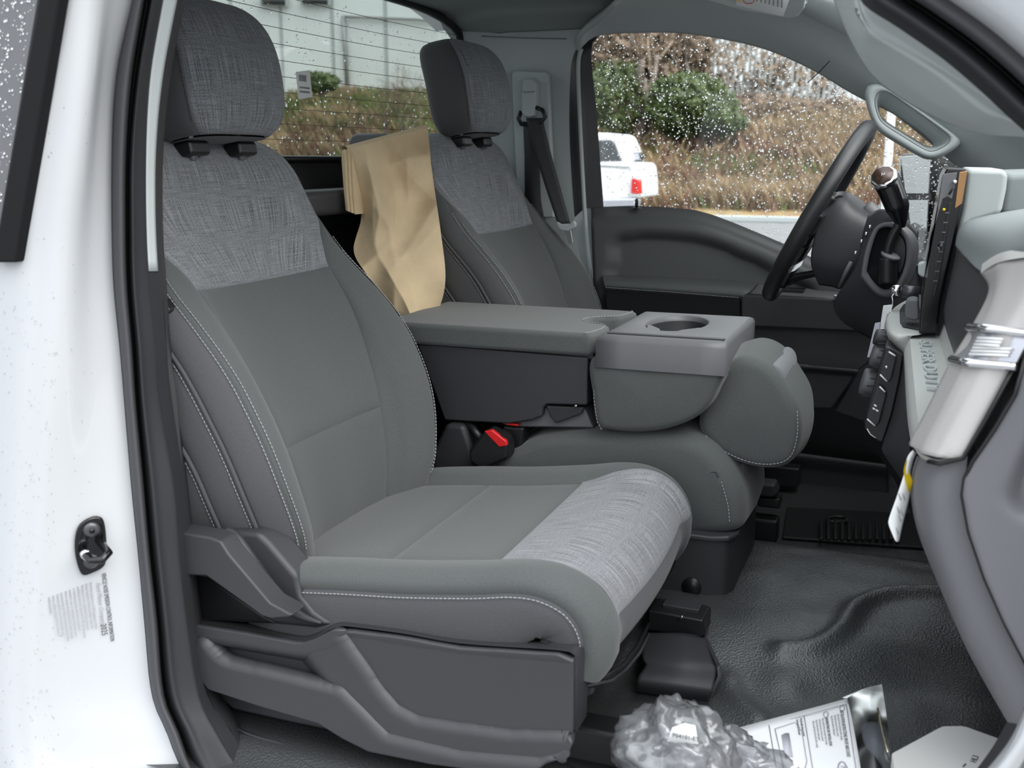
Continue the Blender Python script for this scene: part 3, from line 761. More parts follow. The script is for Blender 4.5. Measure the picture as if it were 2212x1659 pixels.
def seat(name, cy, dx, dz, label, near):
    root = empty(name, (-.6+dx, cy, .92), label, 'car seat', 'front seats')
    tilt = math.radians(18.7)
    P = back_fn(V((-.836+dx, cy, 1.120+dz)), tilt)
    top_h = H0+HR
    lim = lambda h: itp(h, [(.38, 2.8), (.42, 2.95), (.47, 4.0), (.51, 5.2), (.55, 6.0), (.65, 6.1)])
    low = lambda h: itp(h, [(-.05, 2.0), (.05, 1.85), (.16, 1.88), (.30, 2.35), (.415, 2.9)])
    hs, hm = .415, .158
    br = panel('backrest', P, lambda h: -low(h), low, hm, hs, 30, 26, 'fabric', root)
    panel('upper_insert', P, lambda h: -lim(h), lim, hs, top_h, 60, 40, 'woven', root, edges='lrb')
    panel('lumbar_insert', P, lambda h: -low(h), low, -.05, hm, 30, 20, 'fabric', root, edges='lrt')
    for s in (-1, 1):
        f = (lambda g: (lambda h: -g(h))) if s < 0 else (lambda g: g)
        inn = lambda h: (low(h) if h < hs else lim(h)); cr_ = lambda h: max(5.0, inn(h)+.05)
        sd = lambda h: 6.25+.6*sstep(.30, .55, h); sd2 = lambda h: 7.35+.9*sstep(.15, .5, h)
        def pan(nm, g0, g1, h0, h1, nu, nv, mt, ed):
            if s < 0: return panel(nm, P, lambda h: -g1(h), lambda h: -g0(h), h0, h1, nu, nv, mt, root, edges=ed)
            return panel(nm, P, g0, g1, h0, h1, nu, nv, mt, root, edges=ed)
        pan('side_bolster', inn, cr_, -.02, top_h, 16, 60, 'fabric', 'lr')
        pan('bolster_edge', cr_, sd, -.035, top_h, 14, 60, 'fabric_side', 'lr')
        pan('side_panel', sd, sd2, -.035, top_h, 10, 60, 'fabric_side', 'lr')
        pan('back_panel', sd2, lambda h: 12, -.04, top_h, 14, 40, 'fabric_side', 'lr')
    hh = lambda a, b, n=60: [a+(b-a)*k/(n-1) for k in range(n)]
    cv = []
    for s in (-1, 1):
        cv += [[P(s*(max(5, 0)+.16), h)+V((.0006, 0, 0)) for h in hh(-.0, .47)], [P(s*(5-.22), h)+V((.0006, 0, 0)) for h in hh(.02, .44)],
               [P(s*(sd(h)+.14), h) for h in hh(0, .5)], [P(s*(sd2(h)+.16), h) for h in hh(.0, .42)]]
        for g in (sd, sd2): tube('piping', [P(s*g(h), h) for h in hh(-.02, .5)], .0028, 'fabric_side', root, 6)
    stitches('stitching', cv, 'stitch', root)
    headrest(root, at(478, 155, Y=.43)+V((dx-.022, cy-.43, dz)), 'woven')
    # cushion
    C = cush_fn(cy, dx, dz)
    xv = lambda x: min(range(161), key=lambda k: abs(CP[k].x-x) + (9 if CP[k].z < 1.1 and x < -.6 and k > 80 else 0))/160
    va, vb = xv(-.66), xv(-.495)
    ins = lambda v: 3.0+1.6*sstep(.55, .80, v)
    insn = lambda v: -3.0-.7*sstep(.62, .85, v)
    panel('cushion', C, -3, 3, va, vb, 30, 16, 'fabric', root)
    panel('cushion_rear', C, -3, 3, .02, va, 30, 14, 'fabric', root, edges='lrt')
    panel('cushion_front_insert', C, insn, ins, vb, .90, 44, 44, 'woven_seat', root, rec=.0025)
    panel('cushion_front_band', C, insn, ins, .90, 1.0, 40, 8, 'fabric_side', root, rec=.003, edges='lrb')
    nr = lambda v: insn(v) if v > vb else -3
    fr_ = lambda v: ins(v) if v > vb else 3
    panel('cushion_bolster', C, -7, nr, .02, 1.0, 18, 60, 'fabric', root, edges='lr')
    panel('cushion_bolster', C, fr_, 7, .02, 1.0, 18, 60, 'fabric', root, edges='lr')
    panel('cushion_side', C, -10, -7, .02, 1.0, 12, 60, 'fabric_side', root, edges='r')
    panel('cushion_side', C, 7, 10, .02, 1.0, 12, 60, 'fabric_side', root, edges='l')
    stitches('cushion_stitching', [[C(-7.13, .1+.88*k/120) for k in range(121)], [C(7.13, .1+.88*k/120) for k in range(121)], [C(-3.1, .5+.45*k/60) for k in range(0)]][:2], 'stitch', root)
    # steel seat frame and slide rails under the cushion
    rbox('cushion_pan', (-.57+dx, cy, 1.055+dz), (.46, .46, .05), 'plastic_black', root, .02)
    for s in (-1, 1):
        rbox('slide_rail', (-.58+dx, cy+s*.20, .955), (.60, .045, .05), 'plastic_black', root, .006)
        rbox('riser', (-.60+dx, cy+s*.20, 1.00), (.40, .03, .07), 'dark_steel', root, .006)
    return root, P, C
ps_, PB, PC = seat('passenger_seat', .424, 0, 0, 'near grey cloth passenger seat with woven light grey cushion front', True)
dr_, PB2, PC2 = seat('driver_seat', 1.33, .047, .022, 'grey cloth driver seat behind the folded centre console', False)

# passenger seat side shield, drawn in a local sheet over the door side
def c3(x, y): return (300+x*.337, 1100+y*.337)
TOP = [(300, 715), (700, 775), (1020, 835), (1080, 838), (1150, 815), (1275, 752), (1400, 758), (1700, 798), (2077, 862), (2700, 905), (2800, 940)]
BOT = [(380, 1000), (480, 1130), (800, 1235), (1180, 1345), (1330, 1440), (1500, 1525), (1900, 1605), (2300, 1655), (2590, 1640), (2740, 1590), (2795, 1480)]
def ledge(x, y):   # the pale sloping face and lower step come outwards going down
    d = (y-(760+(x-1290)*1.45))
    return .128
LIP = [(300, 700), (700, 760), (1030, 820), (1150, 800), (1285, 740), (1310, 750), (1320, 830), (1080, 905), (1030, 898), (700, 845), (300, 780)]
REC = [(420, 800), (1030, 905), (1095, 912), (1290, 1150), (1200, 1128), (600, 985), (560, 962)]
BLK = [(1300, 775), (1400, 775), (2077, 880), (2900, 950), (2900, 1450), (2400, 1440), (2077, 1392), (1800, 1345), (1660, 1270), (1560, 1160)]
def slope(x, y):
    # ramp between the block crease and the outer step line
    ln = [(1290, 1150), (1600, 1460), (2077, 1575), (2600, 1620), (2900, 1500)]
    d = seg_dist(x, y, ln); e = seg_dist(x, y, [(1300, 775), (1660, 1270), (1800, 1345), (2077, 1392), (2900, 1450)])
    t = e/(d+e+1e-6); return .130-.018*t
SLP = [(1100, 915), (1300, 775), (1560, 1160), (1660, 1270), (1800, 1345), (2077, 1392), (2900, 1450), (2900, 1560), (2600, 1620), (2077, 1575), (1600, 1460), (1290, 1150)]
STEP = [(430, 830), (570, 970), (1290, 1150), (1600, 1460), (2077, 1575), (2600, 1620), (2900, 1520), (2900, 1800), (300, 1800), (300, 900)]
def stepd(x, y):
    ln = [(430, 830), (570, 970), (1290, 1150), (1600, 1460), (2077, 1575), (2600, 1620), (2900, 1500)]
    return .112+.022*min(1, seg_dist(x, y, ln)/150)
sh = relief('side_shield', TOP, BOT, .128, [(STEP, stepd), (SLP, slope), (BLK, .130), (REC, .143), (LIP, .120)], 230, 110, 5, 'plastic', ps_, solid=.012, cv=c3)
# shelf that joins the shield to the seat
surf('shield_top', [[at(*c3(x, y), Y=.122) for x, y in TOP], [at(*c3(x, y-22), Y=.150) for x, y in TOP], [at(*c3(x, y-70), Y=.20) for x, y in TOP]], 60, 'plastic', ps_, mid=3)
pprism('shield_front', [(1240, 1412), (1246, 1440), (1240, 1590), (1225, 1612), (1180, 1640), (1150, 1500), (1160, 1410)], .135, .06, 'plastic', ps_, .008)
# embossed word in the recess
sbt = skin_y(sh)
def onsh(x, y):
    q = at(*c3(x, y), Y=.14); h = sbt.ray_cast(CAM, (q-CAM).normalized()); return h[0] if h[0] is not None else q
o1, o2, o3 = onsh(720, 965), onsh(1040, 1030), onsh(740, 915)
text('embossed_word', 'FORD', .026, o1+V((0, -.0014, 0)), o2-o1, o3-o1, 'plastic', ps_, .0014, fit=(o2-o1).length, bold=.0008)
# lower inner panel under the step
pprism('lower_valance', [c3(x, y) for x, y in ((430, 1050), (520, 1130), (800, 1225), (1200, 1335), (1420, 1460), (1300, 1440), (960, 1370), (600, 1290), (500, 1210))], .150, .03, 'plastic', ps_, .006)
# rear tower of the shield with the recliner lever in front of it
pprism('recliner_tower', [c3(x, y) for x, y in ((250, 130), (470, 135), (560, 140), (760, 150), (830, 215), (1010, 430), (1040, 560), (1120, 660), (1240, 745), (1130, 770), (880, 745), (380, 720), (250, 690))], .150, .05, 'plastic', ps_, .008)
tube('tower_rib', [at(*c3(x, y), Y=.146) for x, y in crs([(560, 150), (640, 210), (860, 520), (1010, 665), (1170, 730)], 30)], [.009 if k < 18 else .009*(30-k)/12+.001 for k in range(30)], 'plastic', ps_, 10)
pprism('tower_recess', [c3(x, y) for x, y in ((330, 430), (440, 440), (800, 690), (900, 735), (340, 690))], .148, .004, 'plastic_black', ps_, .002)
pprism('recliner_lever', [c3(x, y) for x, y in ((200, 140), (330, 160), (450, 178), (520, 205), (575, 290), (840, 600), (985, 680), (960, 695), (850, 705), (790, 690), (430, 430), (320, 425), (200, 420))], .100, .036, 'plastic', ps_, .011, 4)
# belt anchor clip seen beside the jamb
pprism('side_clip', [(345, 646), (352, 648), (365, 668), (366, 676), (352, 682), (340, 682)], .155, .02, 'plastic_black', ps_, .003)
# cable loop under the cushion front
tube('cable', [at(x, y, Y=Y) for x, y, Y in ((1255, 1470, .17), (1310, 1462, .2), (1345, 1440, .25), (1375, 1400, .33), (1400, 1350, .45))], .0035, 'plastic_black', ps_, 8)
tube('cable', [at(x, y, Y=Y) for x, y, Y in ((1262, 1482, .19), (1320, 1470, .22), (1352, 1446, .27), (1382, 1410, .34), (1402, 1370, .42))], .0025, 'plastic', ps_, 8)
pprism('under_bracket', [(1252, 1478), (1285, 1476), (1280, 1500), (1262, 1508), (1250, 1500)], .2, .02, 'plastic', ps_, .002)

# ------------------------------------------------------------------ centre seat folded into a console
cs_ = empty('center_console', (-.5, .88, .96), 'folded centre seat console with padded lid and cup holder', 'console')
zt = 1.404
def XY(px, py, z=zt): p = at(px, py, Z=z); return (p.x, p.y)
lid = [(-.93, .735), (-.56, .735), (-.522, .738)]+[(-.515, .760), (-.510, .80), (-.515, .835), (-.532, .855), (-.556, .862), (-.572, .885), (-.570, .915), (-.550, .935), (-.530, .945), (-.518, .975), (-.512, 1.02)]+[(-.520, 1.036), (-.56, 1.04), (-.93, 1.04)]
prism('armrest_lid', [(x, y, zt) for x, y in lid], (0, 0, -.040), 'fabric', cs_, .010, 4)
stitches('lid_stitching', [[V((x-.010, y, zt+.0004)) for x, y in crs(lid[2:-2], 60)]], 'stitch', bpy.data.objects['armrest_lid'])
pprism('bin', [(900, 742), (1270, 772), (1268, 876), (1180, 874), (1172, 882), (1170, 900), (1150, 908), (1100, 916), (960, 908)], .745, .285, 'plastic', cs_, .004)
rbox('lid_gap', (-.72, .885, 1.362), (.40, .27, .012), 'plastic_black', cs_, .002)
pprism('hinge_bracket', [(1178, 876), (1262, 880), (1255, 895), (1200, 915), (1188, 900)], .75, .01, 'plastic_dark', cs_, .003)
pprism('under_tray', [(1080, 915), (1150, 906), (1172, 880), (1262, 880), (1282, 925), (1100, 922)], .762, .24, 'plastic_mid', cs_, .004)
lathe('rivet', [(.003, 0), (.003, .003)], at(1244, 877, Y=.744), (0, -1, 0), 'steel', cs_, 10)
# tray: moulded block with a round cup well
cx, cyy = at(1462, 697, Z=zt).x, at(1462, 697, Z=zt).y
tx0, tx1, ty0, ty1 = -.508, -.288, .722, 1.045
def tray():
    n = 48; v = []; f = []
    def ring(pts): o = len(v); v.extend(pts); return o
    rect = []
    for k in range(n):
        a = 2*math.pi*k/n; dx_, dy_ = math.cos(a), math.sin(a)
        sx = ((tx1 if dx_ > 0 else tx0)-cx)/dx_ if abs(dx_) > 1e-6 else 9
        sy = ((ty1 if dy_ > 0 else ty0)-cyy)/dy_ if abs(dy_) > 1e-6 else 9
        t = min(abs(sx), abs(sy)); rect.append((cx+dx_*t, cyy+dy_*t))
    # push nearest samples to true corners
    for q in ((tx0, ty0), (tx1, ty0), (tx0, ty1), (tx1, ty1)):
        k = min(range(n), key=lambda i: math.hypot(rect[i][0]-q[0], rect[i][1]-q[1])); rect[k] = q
    def sc(e): return [(min(max(x, tx0+e), tx1-e), min(max(y, ty0+e), ty1-e)) for x, y in rect]
    def cir(r, z):
        return [V((cx+r*math.cos(2*math.pi*k/n), cyy+(1.75 if r > .05 else 1.6)*r*math.sin(2*math.pi*k/n), z)) for k in range(n)]
    R_ = [[V((x, y, zt-.055)) for x, y in sc(-.004)], [V((x, y, zt-.010)) for x, y in sc(0)], [V((x, y, zt-.003)) for x, y in sc(.003)], [V((x, y, zt)) for x, y in sc(.010)],
          cir(.058, zt), cir(.055, zt-.0015), cir(.0535, zt-.010)]
    W_ = [cir(.0535, zt-.010), cir(.052, zt-.03), cir(.050, zt-.070)]
    for r in R_: ring(r)
    for a in range(len(R_)-1):
        for k in range(n): f.append([a*n+k, a*n+(k+1) % n, (a+1)*n+(k+1) % n, (a+1)*n+k])
    t_ = mk('cup_tray', v, orient(v, f), 'plastic_mid', cs_)
    grid('cup_well', W_+[[V((cx, cyy, zt-.070)) for _ in range(n)]], 'plastic_dark', t_, closed_u=True)  # inner wall in darker plastic, standing for the shade in the cup
    return t_
tr = tray()
for sx in (-1, 1):
    prism('cup_ear', [(cx+sx*.010, cyy-.080, zt-.013), (cx+sx*.040, cyy-.070, zt-.013), (cx+sx*.054, cyy-.010, zt-.013), (cx+sx*.042, cyy-.018, zt-.013), (cx+sx*.020, cyy-.050, zt-.013)], (0, 0, .009), 'plastic_mid', tr, .003)
rbox('tray_groove', (-.395, .762, zt+.0005), (.19, .006, .002), 'plastic_black', tr, .001)
rbox('tray_slot', (-.395, .752, zt+.001), (.20, .012, .003), 'plastic', tr, .001)
# padded front
FP = [(1279, 772), (1400, 784), (1552, 795), (1545, 850), (1512, 897), (1450, 926), (1380, 936), (1310, 930), (1286, 915), (1277, 860)]
pp = [at(x, y, Y=.728) for x, y in FP]; pq = [V((p.x*.985+.004, 1.035, p.z)) for p in pp]
def loftpad(name, rings, mat, parent):
    n = len(rings[0]); v = [p for r in rings for p in r]
    f = [[j*n+i, j*n+(i+1) % n, (j+1)*n+(i+1) % n, (j+1)*n+i] for j in range(len(rings)-1) for i in range(n)]
    f += [list(range(n)), list(range((len(rings)-1)*n, len(rings)*n))]
    return mk(name, v, orient(v, f), mat, parent, True)
def pad(name, pix, y0, y1, mat, parent, r=.02, n=80, bulge=.006, shx=0, steps=5):
    """upholstered pad: side outline in the fore-and-aft sheet, rounded shoulders"""
    base = [at(x, y, Y=y0) for x, y in crs(pix, n, True)]
    c = sum(base, V())/n; rings = []
    for k in range(steps+1):
        a = k/steps*math.pi/2; ins_ = r*(1-math.sin(a)); yy = r*(1-math.cos(a))
        rings.append((ins_, yy))
    R_ = []
    for ins_, yy in rings:
        R_.append([V((p.x, y0+yy, p.z))+(V((c.x, 0, c.z))-V((p.x, 0, p.z))).normalized()*ins_ for p in base])
    R_2 = [[V((p.x+shx, y1-(p.y-y0), p.z)) for p in rr_] for rr_ in R_[::-1]]
    m_ = [[(a.lerp(b, .5))+(V((a.x, 0, a.z))-V((c.x, 0, c.z))).normalized()*bulge for a, b in zip(R_[-1], R_2[0])]]
    cap0 = [[V((c.x, y0-bulge*.6, c.z))+(p-V((c.x, p.y, c.z)))*.02 for p in R_[0]], [V((c.x, y0-bulge*.35, c.z))+(V((p.x, 0, p.z))-V((c.x, 0, c.z)))*.6 for p in R_[0]]]
    o = loftpad(name, cap0+R_+m_+R_2, mat, parent); return o, R_
fp, RF = pad('front_pad', FP, .726, 1.04, 'fabric', cs_, .016)
stitches('pad_stitching', [[p+V((0, -.0008, 0)) for p in lin([at(x, y, Y=.731) for x, y in ((1285, 775), (1283, 860), (1290, 910), (1300, 928))], 40)]], 'stitch', fp)
HP = [(1606, 770), (1640, 778), (1672, 802), (1702, 845), (1724, 885), (1731, 930), (1722, 975), (1702, 1006), (1660, 1016), (1610, 1008), (1555, 985), (1520, 950), (1506, 915), (1518, 870), (1550, 815), (1580, 780)]
hp, RH = pad('folded_headrest', HP, .775, 1.0, 'fabric', cs_, .022, bulge=.010)
stitches('headrest_stitching', [[at(x, y, Y=.776) for x, y in crs([(1722, 888), (1722, 940), (1706, 988), (1665, 1003), (1612, 996), (1556, 970), (1524, 940)], 50)]], 'stitch', hp)
pad('headrest_face', [(1665, 790), (1680, 790), (1692, 805), (1694, 830), (1680, 840), (1660, 815)], .80, .99, 'woven', cs_, .006)
CS = [(1040, 1010), (1120, 965), (1180, 946), (1300, 934), (1440, 938), (1520, 958), (1565, 1000), (1598, 1060), (1606, 1120), (1595, 1150), (1540, 1160), (1400, 1168), (1040, 1120)]
cc_, RC = pad('center_cushion', CS, .735, 1.02, 'fabric', cs_, .035, bulge=.004)
tube('cushion_welt', [at(x, y, Y=.737) for x, y in crs([(1395, 1012), (1440, 1024), (1480, 1030), (1520, 1026), (1545, 1018), (1552, 1030)], 30)], .0022, 'fabric_side', cc_, 6)
tube('cushion_welt', [at(x, y, Y=.737+.01*k) for k, (x, y) in enumerate(crs([(1278, 990), (1290, 965), (1310, 945), (1330, 935)], 12))], .0018, 'fabric_side', cc_, 6)
stitches('cushion_stitching', [[at(x, y, Y=.733) for x, y in crs([(1558, 1040), (1572, 1090), (1576, 1128)], 20)]], 'stitch', cc_)
# storage base under the centre cushion
bb = [(-.66, .715), (-.30, .715), (-.272, .728), (-.262, .755), (-.262, 1.0), (-.66, 1.0)]
prism('base_box', [(x, y, 1.068) for x, y in bb], (0, 0, -.11), 'plastic_dark', cs_, .006, 3)
prism('base_rim', [(x+.004 if x > -.5 else x, y-.004 if y < .9 else y, 1.074) for x, y in bb], (0, 0, -.010), 'plastic', cs_, .004, 3)
lathe('access_hole', [(.017, 0), (.017, .002)], at(1494, 1268, Y=.7145), (0, -1, 0), 'plastic_black', cs_, 24)
pprism('strap', [(1592, 1010), (1606, 1000), (1615, 1060), (1598, 1075)], .80, .08, 'fabric_side', cs_, .002)
tube('release_cord', [at(1588, 1108, Y=.76), at(1600, 1070, Y=.78), at(1606, 1045, Y=.80)], .002, 'plastic_black', cs_, 6)

# buckles between passenger seat and console
bk = empty('seat_buckle', at(1050, 1010, Y=.72), 'black seat belt buckle with red release button beside the passenger backrest', 'buckle')
pprism('body', [(1042, 936), (1052, 928), (1086, 944), (1097, 962), (1096, 992), (1040, 1016), (1014, 998), (1012, 975)], .705, .04, 'plastic_black', bk, .006)
pprism('red_button', [(1045, 932), (1062, 929), (1093, 953), (1095, 963), (1078, 966)], .7035, .010, 'red', bk, .002)
tube('stalk_cable', [at(1000, 912, Y=.76), at(1022, 925, Y=.75), at(1040, 950, Y=.74)], .007, 'plastic_black', bk, 8)
bk2 = empty('seat_buckle', at(1115, 960, Y=.76), 'darker upright buckle half hidden under the console bin', 'buckle')
pprism('body', [(1085, 920), (1132, 924), (1124, 985), (1105, 1000), (1085, 960)], .755, .035, 'plastic_black', bk2, .005)
pprism('red_button', [(1088, 912), (1122, 917), (1118, 921), (1094, 918)], .752, .02, 'red', bk2, .001)
bs = empty('buckle_bracket', at(980, 1000, Y=.74), 'dark plastic bracket cover between the passenger seat and the console', 'bracket')
pprism('cover', [(962, 915), (1000, 918), (1016, 960), (1024, 1010), (1010, 1060), (930, 1050), (935, 970)], .735, .06, 'plastic_dark', bs, .010)
pprism('foot', [(900, 1032), (935, 1052), (1040, 1062), (900, 1080)], .715, .05, 'plastic_dark', bs, .005)

# slide rail cover on the floor
rc = empty('rail_cover', at(1460, 1480, Z=.925), 'black plastic cover over the inboard seat rail end on the floor', 'cover')
def zp(x, y, z): return at(x, y, Z=z)
surf('shell', [[zp(1398, 1372, .955), zp(1470, 1372, .965), zp(1520, 1378, .955)], [zp(1388, 1420, .955), zp(1470, 1425, .962), zp(1538, 1432, .955)], [zp(1396, 1440, .950), zp(1470, 1450, .955), zp(1546, 1450, .950)],
               [zp(1378, 1468, .945), zp(1460, 1480, .945), zp(1540, 1488, .942)], [zp(1376, 1490, .918), zp(1460, 1504, .918), zp(1530, 1512, .915)]], 24, 'plastic_dark', rc, mid=5, solid=.004, soff=-1)
prism('side_skirt', [zp(1520, 1378, .958), zp(1548, 1440, .955), zp(1552, 1460, .945), zp(1530, 1510, .915), zp(1524, 1480, .92), zp(1520, 1420, .93)], (.006, .004, 0), 'plastic_dark', rc, .002)
pprism('rail_end', [(1400, 1318), (1518, 1340), (1524, 1372), (1512, 1378), (1400, 1362)], .56, .05, 'plastic_black', rc, .003)
pprism('rail_lug', [(1430, 1305), (1510, 1318), (1508, 1335), (1430, 1322)], .58, .03, 'plastic_dark', rc, .002)
tube('spring_clip', [at(1462, 1340, Y=.558), at(1472, 1336, Y=.556), at(1474, 1330, Y=.556)], .0012, 'chrome', rc, 6)

# ------------------------------------------------------------------ paper bag
pb = empty('paper_bag', at(880, 680, Y=.93), 'crumpled brown kraft paper bag standing between the two seats', 'paper bag')
def bag():
    Lp = [(752, 322), (768, 400), (780, 470), (764, 540), (790, 590), (830, 640), (880, 700)]
    Rp = [(924, 276), (932, 360), (942, 430), (952, 500), (962, 585), (957, 640), (935, 700)]
    n, m_ = 64, 96; q_ = random.Random(12)
    folds = [(q_.uniform(760, 950), q_.uniform(320, 680), q_.uniform(-.9, .9), q_.uniform(.03, .075), q_.uniform(40, 100)) for _ in range(26)]
    L_ = lin(crs(Lp, 60), m_); R_ = lin(crs(Rp, 60), m_); G = []
    for j in range(m_):
        r = []
        for i in range(n):
            t = i/(n-1); x = L_[j][0]+(R_[j][0]-L_[j][0])*t; y = L_[j][1]+(R_[j][1]-L_[j][1])*t
            Y = .842+.09*t+.010*math.sin(j*.075)
            k_ = min(1, j/14+.12)
            Y += k_*(.10*abs(t-.20-.10*(j/m_))-.03)*(1 if t < .45 else .6)      # long side crease
            for fx, fy, an, am, ra in folds:
                dx_, dy_ = x-fx, y-fy; e_ = math.exp(-(dx_*dx_+dy_*dy_)/(ra*ra))
                Y += k_*am*e_*(abs(dx_*math.cos(an)-dy_*math.sin(an))/60-.25)*.35
            Y += k_*noise.noise(V((x/60, y/90, 2)))*.010
            r.append(at(x, y, Y=Y))
        G.append(r)
    return G
G = bag()
grid('front_sheet', G, 'kraft', pb, smooth=True, flip=True)
Bk = [[p+V((-.04, .075, 0)) for p in r] for r in G]
grid('rear_sheet', Bk, 'kraft', pb)
grid('side_gusset', [[a.lerp(b, t)+V((-.012*math.sin(math.pi*t)+.03*math.sin(math.pi*t), 0, 0)) for t in (0, .25, .5, .75, 1)] for a, b in zip([r[0] for r in G], [r[0] for r in Bk])], 'kraft', pb)
grid('side_gusset', [[a.lerp(b, t)-V((.03*math.sin(math.pi*t), 0, 0)) for t in (0, .25, .5, .75, 1)] for a, b in zip([r[-1] for r in G], [r[-1] for r in Bk])], 'kraft', pb)
# folded-over top: three layers hanging at the rear edge
for k in range(3):
    x0 = 737+7.5*k
    pprism('fold_layer', [(x0+1, 328-2*k), (x0+7, 322-2*k), (x0+9, 345), (x0+11, 400), (x0+16, 458+3*k), (x0+9, 455+3*k), (x0+4, 400), (x0, 345)], .835+.006*k, .06, 'kraft', pb, .0015, 2)
tp = G[0]; grid('fold_top', [[p for p in tp], [p+V((-.012, .010, .006)) for p in tp], [p+V((-.035, .035, .004)) for p in tp], [p+V((-.04, .075, -.01)) for p in tp], [p+V((-.04, .08, -.10)) for p in tp]], 'kraft', pb)
# padded guide behind the bag
gd = empty('belt_guide', at(790, 310, Y=1.08), 'small grey padded guide standing behind the brown paper bag', 'belt guide')
pprism('cap', [(752, 306), (757, 294), (768, 288), (830, 288), (850, 296), (850, 330), (752, 330)], 1.06, .05, 'plastic_mid', gd, .006)
pprism('post', [(738, 330), (770, 330), (770, 460), (735, 460)], 1.06, .04, 'plastic_dark', gd, .006)
# ------------------------------------------------------------------ driver's door
d1 = empty('door_1', at(1500, 1000, Y=1.66), 'closed black driver door with padded armrest and map pockets', None, None, 'structure')
TOPD = [(1278, 452), (1360, 449), (1440, 452), (1500, 458), (1540, 469), (1600, 492), (1690, 530), (1790, 578), (1900, 620), (1990, 640)]
UPR = [(1335, 508), (1420, 505), (1500, 513), (1560, 527), (1640, 562), (1760, 620), (1760, 690), (1300, 690), (1322, 600), (1326, 540)]
def dbase(x, y):
    t = itp(x, TOPD); k = (y-t)
    return 1.70-.052*sstep(0, 34, k)
relief('upper_panel', TOPD, [(1290, 760), (1400, 760), (1600, 770), (1800, 800), (1990, 820)], dbase, [(UPR, 1.668)], 90, 50, 2, 'door_plastic_lit', d1, solid=.01)
p0 = at(1375, 452, Y=1.665)
lathe('lock_collar', [(.011, 0), (.011, .003), (.006, .005)], p0, (0, 0, 1), 'plastic_black', d1, 16)
lathe('lock_knob', [(.0042, 0), (.0042, .022), (.003, .026)], p0, (0, 0, 1), 'plastic_black', d1, 12)
# padded armrest with stitched lower edge
surf('armrest_pad', [[at(x, y, Y=1.665) for x, y in ((1300, 592), (1450, 598), (1600, 606), (1640, 612))], [at(x, y, Y=1.62) for x, y in ((1302, 597), (1450, 603), (1590, 611), (1632, 618))], [at(x, y, Y=1.585) for x, y in ((1304, 606), (1450, 613), (1590, 622), (1622, 628))],
                     [at(x, y, Y=1.575) for x, y in ((1306, 617), (1450, 627), (1590, 638), (1606, 640))], [at(x, y, Y=1.585) for x, y in ((1308, 626), (1450, 637), (1590, 648), (1600, 648))]], 40, 'leather_pad', d1, mid=4)
stitches('armrest_stitching', [[at(x, y, Y=1.5735) for x, y in ((1308, 621), (1450, 631), (1596, 643))]], 'stitch', d1)
pprism('armrest_shadow', [(1306, 624), (1600, 647), (1602, 705), (1310, 690)], 1.59, .05, 'plastic_black', d1, .004)  # black face painted in as the shadow below the armrest pad
pprism('switch_panel', [(1600, 640), (1612, 636), (1780, 645), (1880, 655), (1915, 672), (1905, 720), (1600, 705)], 1.57, .09, 'plastic', d1, .006)
surf('switch_top', [[at(x, y, Y=1.57) for x, y in ((1602, 640), (1780, 649), (1890, 662))], [at(x, y, Y=1.60) for x, y in ((1612, 632), (1780, 640), (1890, 652))], [at(x, y, Y=1.66) for x, y in ((1640, 614), (1780, 622), (1890, 632))]], 30, 'plastic_mid', d1, mid=3)
pprism('switch_well', [(1680, 622), (1738, 626), (1732, 640), (1690, 640)], 1.612, .04, 'plastic_black', d1, .003)
for k, x in enumerate((1801, 1812)):
    pprism('window_switch', [(x, 637), (x+9, 638), (x+9, 650), (x, 649)], 1.565+.02*k, .012, 'chrome', d1, .002)
pprism('pocket_back', [(1290, 700), (1920, 715), (1920, 1070), (1290, 1040)], 1.705, .02, 'plastic_black', d1, .003)
LIP = [(1598, 728), (1615, 735), (1632, 760), (1652, 776), (1700, 783), (1850, 796), (1856, 800)]
LIB = [(1598, 760), (1610, 780), (1640, 860), (1660, 880), (1700, 880), (1790, 882), (1798, 880)]
relief('map_pocket', LIP, LIB, 1.60, [([(1500, 700), (1652, 770), (1700, 779), (1900, 795), (1900, 808), (1700, 794), (1645, 784), (1500, 740)], 1.585)], 50, 20, 1, 'plastic', d1, solid=.008)
pprism('kick_corner', [(1853, 800), (1905, 760), (1960, 780), (1940, 940), (1800, 890)], 1.61, .03, 'plastic', d1, .006)
relief('lower_pocket', [(1560, 958), (1719, 977), (1820, 990), (1920, 1003)], [(1560, 1080), (1719, 1095), (1820, 1100), (1920, 1110)], 1.61, [([(1500, 940), (1719, 975), (1930, 1000), (1930, 1022), (1719, 995), (1500, 970)], 1.595)], 40, 16, 1, 'plastic_dark', d1, solid=.008)

# ------------------------------------------------------------------ driver's belt
sb = empty('seat_belt', at(1150, 300, Y=1.60), 'black shoulder belt hanging from the far pillar anchor', 'seat belt')
qb = bpy.data.objects['pillar_trim']
pprism('backing_plate', [(1105, 158), (1112, 152), (1178, 155), (1184, 162), (1196, 470), (1118, 470)], 1.612, .02, 'trim_grey', sb, .004)
pprism('slot', [(1132, 340), (1150, 340), (1180, 500), (1134, 490)], 1.608, .01, 'plastic_black', sb, .003)  # black patch drawn for the darkness of the cavity
pprism('anchor_cover', [(1128, 176), (1134, 170), (1152, 170), (1157, 178), (1156, 225), (1152, 248), (1146, 253), (1132, 252), (1126, 244), (1127, 205)], 1.578, .03, 'trim_grey', sb, .007, 4)
tube('cover_seam', [at(1127, 198, Y=1.577), at(1142, 199, Y=1.5765), at(1156, 197, Y=1.577)], .0008, 'plastic_mid', sb, 6)
